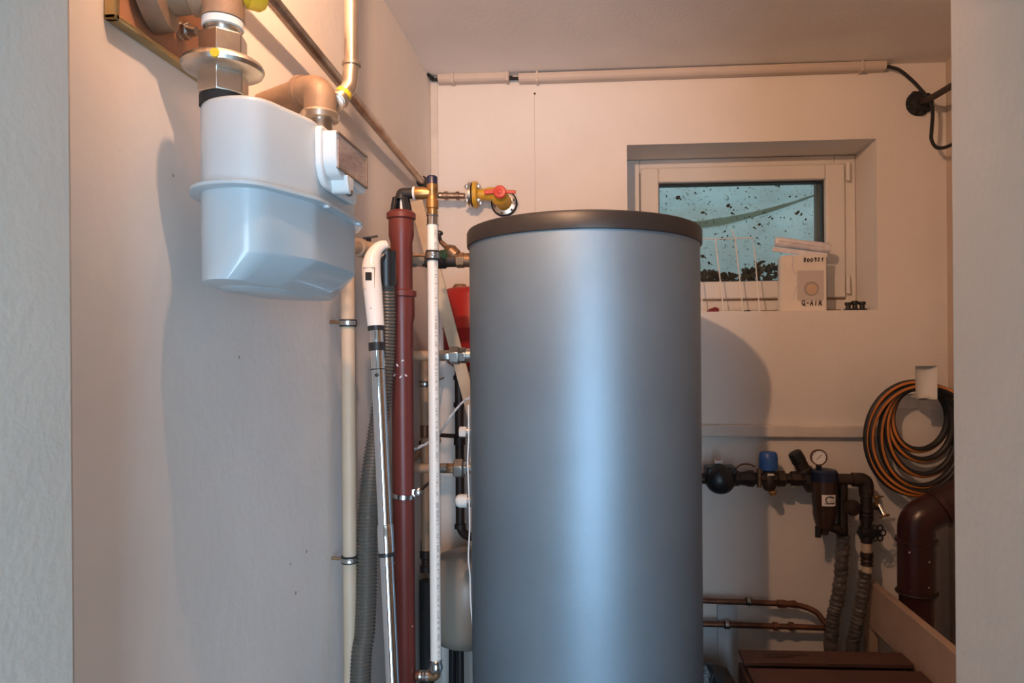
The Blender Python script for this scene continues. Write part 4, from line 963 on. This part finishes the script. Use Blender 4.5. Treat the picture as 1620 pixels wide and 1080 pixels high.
# garden tap
t = thing('garden_tap', 'small brass tap with slanted chrome spout beside the outlet pipe', 'tap', A(1390, 795))
B().tube([Vector((jx+.015, YQ, A(1385, 800).z)), A(1392, 802, -.03)], .012, 16).build('tap_stem', M['darkbronze'], t)
b = B(); b.cyl(A(1388, 800, -.035), A(1387, 787, -.038), .007, seg=12); b.ball(A(1387, 786, -.038), .007, seg=10); b.build('spindle', M['brass'], t)
B().obox(A(1389, 785.5, -.038), (.017, 0, .001), (0, .004, 0), (0, 0, .0022)).build('handle_bar', M['rawbrass'], t)
b = B(); b.cyl(A(1390, 798, -.035), A(1400, 818, -.06), .0085, seg=16); b.build('spout', M['chrome'], t)
B().lathe(A(1398.5, 815, -.058), (A(1400, 819, -.06)-A(1390, 798, -.035)), [(0, .012), (.001, .0165), (.005, .0165), (.006, .012)], 20).build('spout_ring', M['rawbrass'], t)
# wheel valve
t = thing('wheel_valve', 'black valve with flower shaped hand wheel on the outlet pipe', 'valve', A(1372, 843))
B().lathe((jx-.03, YQ, A(1372, 842).z), (1, 0, 0), [(0, .006), (.008, .006), (.010, .022), (.05, .024), (.055, .012), (.06, .009)], 18).build('valve_body', M['black'], t)
wc_ = A(1388, 843, -.045)
B().cyl(Vector((jx+.02, YQ, wc_.z)), wc_, .007, seg=12).build('spindle', M['darkbronze'], t)
nrm = Vector((.15, -1, 0)).normalized()
_, sa, sb = frame(nrm)
hw = B().lathe(wc_, nrm, [(-.004, .010), (.004, .010)], 16).build('wheel_hub', M['black'], t)
for k in range(6):
    a = k*math.pi/3; B().ring(wc_+(sa*math.cos(a)+sb*math.sin(a))*.0195, nrm, .0090, .0026, 16, 6).build('petal_loop', M['black'], hw)
# wrapped down pipes
def wrapped(name, label, pts, r):
    t = thing(name, label, 'pipe', pts[-1])
    sp = smooth(pts, 14); n = len(sp)
    rnd = random.Random(3)
    js = [1+.07*math.sin(i*1.7)+.05*math.sin(i*.63+1) for i in range(n)]
    B().tube(sp, lambda u: r*js[int(round(u*(n-1)))], 16).build('wrapped_pipe', M['foil'], t, ang=70)
    return t
wrapped('wrapped_filter_pipe', 'plastic wrapped pipe hanging down below the water filter', [A(1334, 846, .0), A(1332, 880, .0), A(1329, 920, .0), A(1323, 955, .0), A(1318, 975, 0), A(1316, 1000, 0), A(1314, 1035, 0), Vector((A(1314, 1035).x, YQ, 0))], .0215)
wrapped('wrapped_outlet_pipe', 'grey wrapped pipe running down under the white pipe section', [A(1369, 904), A(1366, 930), A(1361, 960), A(1356, 985), A(1351, 1010), A(1348, 1035), Vector((A(1346, 1040).x, YQ, 0))], .0205)
# lower copper pipes
YC = 2.40
t = thing('upper_copper_pipe', 'copper pipe along the lower wall curving into the wrapped pipe', 'pipe', at(1183, 950, YC))
B().tube(smooth([at(1060, 948, YC), at(1120, 950, YC), at(1183, 952.5, YC), at(1240, 955, YC), at(1270, 959, YC), at(1291, 968, YC-.01), at(1303, 982, YC-.02), at(1314, 992, YC-.03)], 6), .0095, 14).build('pipe_body', M['copper'], t)
clamp_parts(t, at(1184, 951, YC), .0095, at(1186, 945, YW+.004), d=(1, 0, 0), h=.018)
B().lathe(at(1229, 954.5, YC), (1, 0, -.02), [(0, .0095), (.002, .013), (.03, .013), (.034, .0105), (.06, .013), (.066, .0095)], 16).build('solder_joint', M['copper'], t)
t = thing('lower_copper_pipe', 'lower copper pipe with two joints above the white board', 'pipe', at(1150, 988, YC))
B().tube([at(1060, 985, YC), at(1310, 993, YC)], .0095, 14).build('pipe_body', M['copper'], t)
clamp_parts(t, at(1150, 988, YC), .0095, at(1150, 985, YW+.004), d=(1, 0, 0), h=.020)
for px in (1222, 1247):
    B().lathe(at(px, 990.2, YC), (1, 0, -.02), [(0, .0095), (.001, .0135), (.018, .0135), (.019, .0095)], 16).build('joint', M['copper'], t)
# dark box that the small black nozzle of the filter... garden hose coil
t = thing('garden_hose', 'coil of black garden hose with orange stripes hung on the wall', 'hose', at(1440, 640, 2.36))
YH = 2.385
loops = [(1449, 660, 37, 46), (1453, 664, 48, 53), (1456, 673, 52, 64), (1455, 686, 60, 78), (1452, 690, 72, 84), (1447, 695, 78, 90), (1462, 694, 84, 84)]
hp3 = []
NL = 40
for li, (cx0, cy0, rx, ry) in enumerate(loops):
    nx = loops[min(li+1, len(loops)-1)]
    for k in range(NL):
        u = k/NL; e = max(0, min(1, (u-.0)/1.0)); e = e*e*(3-2*e)
        X_ = cx0+(nx[0]-cx0)*e; Yc = cy0+(nx[1]-cy0)*e; rx_ = rx+(nx[2]-rx)*e; ry_ = ry+(nx[3]-ry)*e
        a = math.pi/2+2*math.pi*u
        px = X_+rx_*math.cos(a); py = Yc-ry_*math.sin(a)
        dep = YH-.007*li+.004*math.sin(2*math.pi*u*2+li)+.012*(1 if False else 0)
        hp3.append(at(px, py, dep))
sp = smooth(hp3, 2)
B().tube(sp, .0108, 16, stripe=(7, 8), twist=lambda u: 1.15*math.sin(math.pi*((u*len(loops)-.25) % 1.0))**2).build('hose_coil', [M['hosegreen'], M['orange']], t, ang=60)
pend = at(1478, 775, YH-.052)
t = thing('hose_holder', 'white curved plastic hook plate holding the hose coil', 'hose holder', at(1465, 605, YW))
rr = []
for j in range(9):
    u = j/8; z = at(1465, 579+(632-579)*u, 2.29).z
    ring_ = []
    xs0 = at(1465.5, 605, 2.29).x
    for k in range(13):
        a = -1.05+2.1*k/12; ring_.append(Vector((xs0+.034*math.sin(a)/math.sin(1.05), 2.29+.022*(math.cos(a)-math.cos(1.05))/(1-math.cos(1.05)), z)))
    for k in range(12, -1, -1):
        a = -1.05+2.1*k/12; ring_.append(Vector((xs0+.031*math.sin(a)/math.sin(1.05), 2.294+.022*(math.cos(a)-math.cos(1.05))/(1-math.cos(1.05)), z)))
    rr.append(ring_)
B().rings(rr).build('front_plate', M['white'], t, ang=50)
b = B(); zz = at(1465, 628, 2.29).z
b.box((xs0-.016, 2.305, zz-.004), (xs0+.016, YW, zz+.004)); b.build('saddle', M['white'], t)
B().box((xs0-.045, YW-.006, zz-.05), (xs0+.045, YW, zz+.03)).build('back_plate', M['white'], t, .002)

# ------------------------------------------------------------------ big soil pipe, plank, crate, board, sack
YS = 2.25
t = thing('soil_pipe', 'large dark red-brown soil pipe with elbow in the right corner', 'pipe', (at(1446, 900, YS).x, YS, 0))
sx_ = at(1446, 900, YS).x+.008
rs = .056
zj = at(1446, 853, YS).z
B().lathe((sx_, YS, 0), (0, 0, 1), [(0, rs-.004), (at(1446, 935, YS).z-.004, rs-.004), (at(1446, 935, YS).z, rs), (zj-.008, rs), (zj-.006, rs+.006), (zj+.004, rs+.006), (zj+.006, rs)], 40).build('lower_pipe', M['draindark'], t)
B().tube(fillet([Vector((sx_, YS, zj)), Vector((sx_, YS, at(1446, 822, YS).z)), at(1500, 796, YS), at(1580, 752, YS)], .09, 10), rs-.001, 32).build('elbow', M['draindark'], t)
d_ = at(1580, 752, YS)-at(1500, 796, YS)
B().lathe(at(1484, 806, YS), d_, [(0, rs), (.002, rs+.006), (.016, rs+.006), (.018, rs)], 36).build('elbow_socket', M['draindark'], t)
B().ring((sx_, YS, at(1446, 936, YS).z), (0, 0, 1), rs+.003, .004, 36, 8).build('pipe_collar', M['darkpipe'], t)
PX = .915
zp1 = at(1376, 930, 2.33).z; zp0 = zp1-.150
t = thing('timber_plank', 'long pale timber plank on edge in the lower right corner', 'plank', (PX, 1.9, zp0))
B().box((PX, 1.15, zp0), (PX+.026, YW-.01, zp1)).build('board', M['plank'], t, .003)
B().box((PX, 1.2, 0), (PX+.026, 1.26, zp0)).build('support_post', M['plank'], t)
B().box((PX, YW-.06, 0), (PX+.026, YW-.012, zp0)).build('support_post', M['plank'], t)
CZ = at(1280, 1029, 2.12).z
cx0, cx1 = at(1168, 1026, 2.12).x, PX-.012
t = thing('wooden_crate', 'brown wooden crate with slatted top and faded stamp on first slat', 'crate', ((cx0+cx1)/2, 1.9, 0))
ys = [(2.12, 2.037), (1.998, 1.86), (1.83, 1.71), (1.68, 1.56)]
for k, (ya, yb_) in enumerate(ys):
    s_ = B().box((cx0, yb_, CZ-.012), (cx1, ya, CZ)).build('top_slat', M['crate'], t, .0015)
    if k == 0: first = s_
def crate_pt(px, py):
    d = at(px, py, 1.0)-Vector((0, 0, H)); s__ = (CZ+.0006-H)/d.z; return Vector((0, 0, H))+d*s__
b = B()
for (u0, y0, n_, st, h_) in ((1209, 1034, 5, 6.5, 4.5), (1242, 1035.5, 9, 4.3, 2.0), (1211, 1038.5, 11, 4.2, 1.8)):
    for k in range(n_):
        x0_ = u0+k*st
        b.tube([crate_pt(x0_, y0+h_*.4), crate_pt(x0_+st*.35, y0-h_*.4), crate_pt(x0_+st*.65, y0+h_*.35)], .0013, 4)
b.build('faded_stamp', M['ink'], first)
for k in range(4):
    z0_ = .01+k*.158; z1_ = min(z0_+.135, CZ-.0125)
    B().box((cx0, 1.56, z0_), (cx0+.012, 2.12, z1_)).build('side_slat', M['crate'], t, .0015)
    B().box((cx0+.012, 1.56, z0_), (cx1-.012, 1.572, z1_)).build('front_slat', M['crate'], t, .0015)
    B().box((cx1-.012, 1.56, z0_), (cx1, 2.12, z1_)).build('side_slat', M['crate'], t, .0015)
    B().box((cx0+.012, 2.108, z0_), (cx1-.012, 2.12, z1_)).build('back_slat', M['crate'], t, .0015)
for (x, y) in ((cx0+.012, 1.572), (cx1-.042, 1.572), (cx0+.012, 2.078), (cx1-.042, 2.078)):
    B().box((x, y, 0), (x+.03, y+.03, CZ-.013)).build('corner_post', M['crate'], t)
p = at(1137, 1030, 2.41); q = at(1168, 960, 2.41)
t = thing('white_board', 'white board standing against the wall behind the copper pipes', 'board', (p.x, 2.43, 0))
B().obox(((p.x+q.x)/2, 2.432, (q.z+0)/2), ((q.x-p.x)/2, 0, 0), (0, .005, 0), (0, -.0, q.z/2)).build('panel', M['board'], t, .001)
p2 = at(1100, 1030, 2.41)
B().obox(((p.x+p2.x)/2-.002, 2.425, (q.z-.05)/2), ((p.x-p2.x)/2, .001, 0), (0, .004, 0), (0, 0, (q.z-.05)/2)).build('second_panel', M['board'], t, .001)
t = thing('plastic_sack', 'crumpled dark plastic sack beside the tank at the lower right', 'sack', (.40, 2.2, 0))
b = B(); b.lathe((.365, 2.24, 0), (0, 0, 1), [(0, .05), (.02, .066), (.2, .070), (.40, .066), (.50, .055), (.535, .04), (.56, .02), (.565, .001)], 40)
rg = random.Random(5)
for v in b.bm.verts:
    k = .012*(math.sin(v.co.x*90+v.co.z*40)+math.sin(v.co.y*110-v.co.z*63)); v.co.x += k; v.co.y += k*.7
b.build('sack_body', M['sack'], t, ang=60)
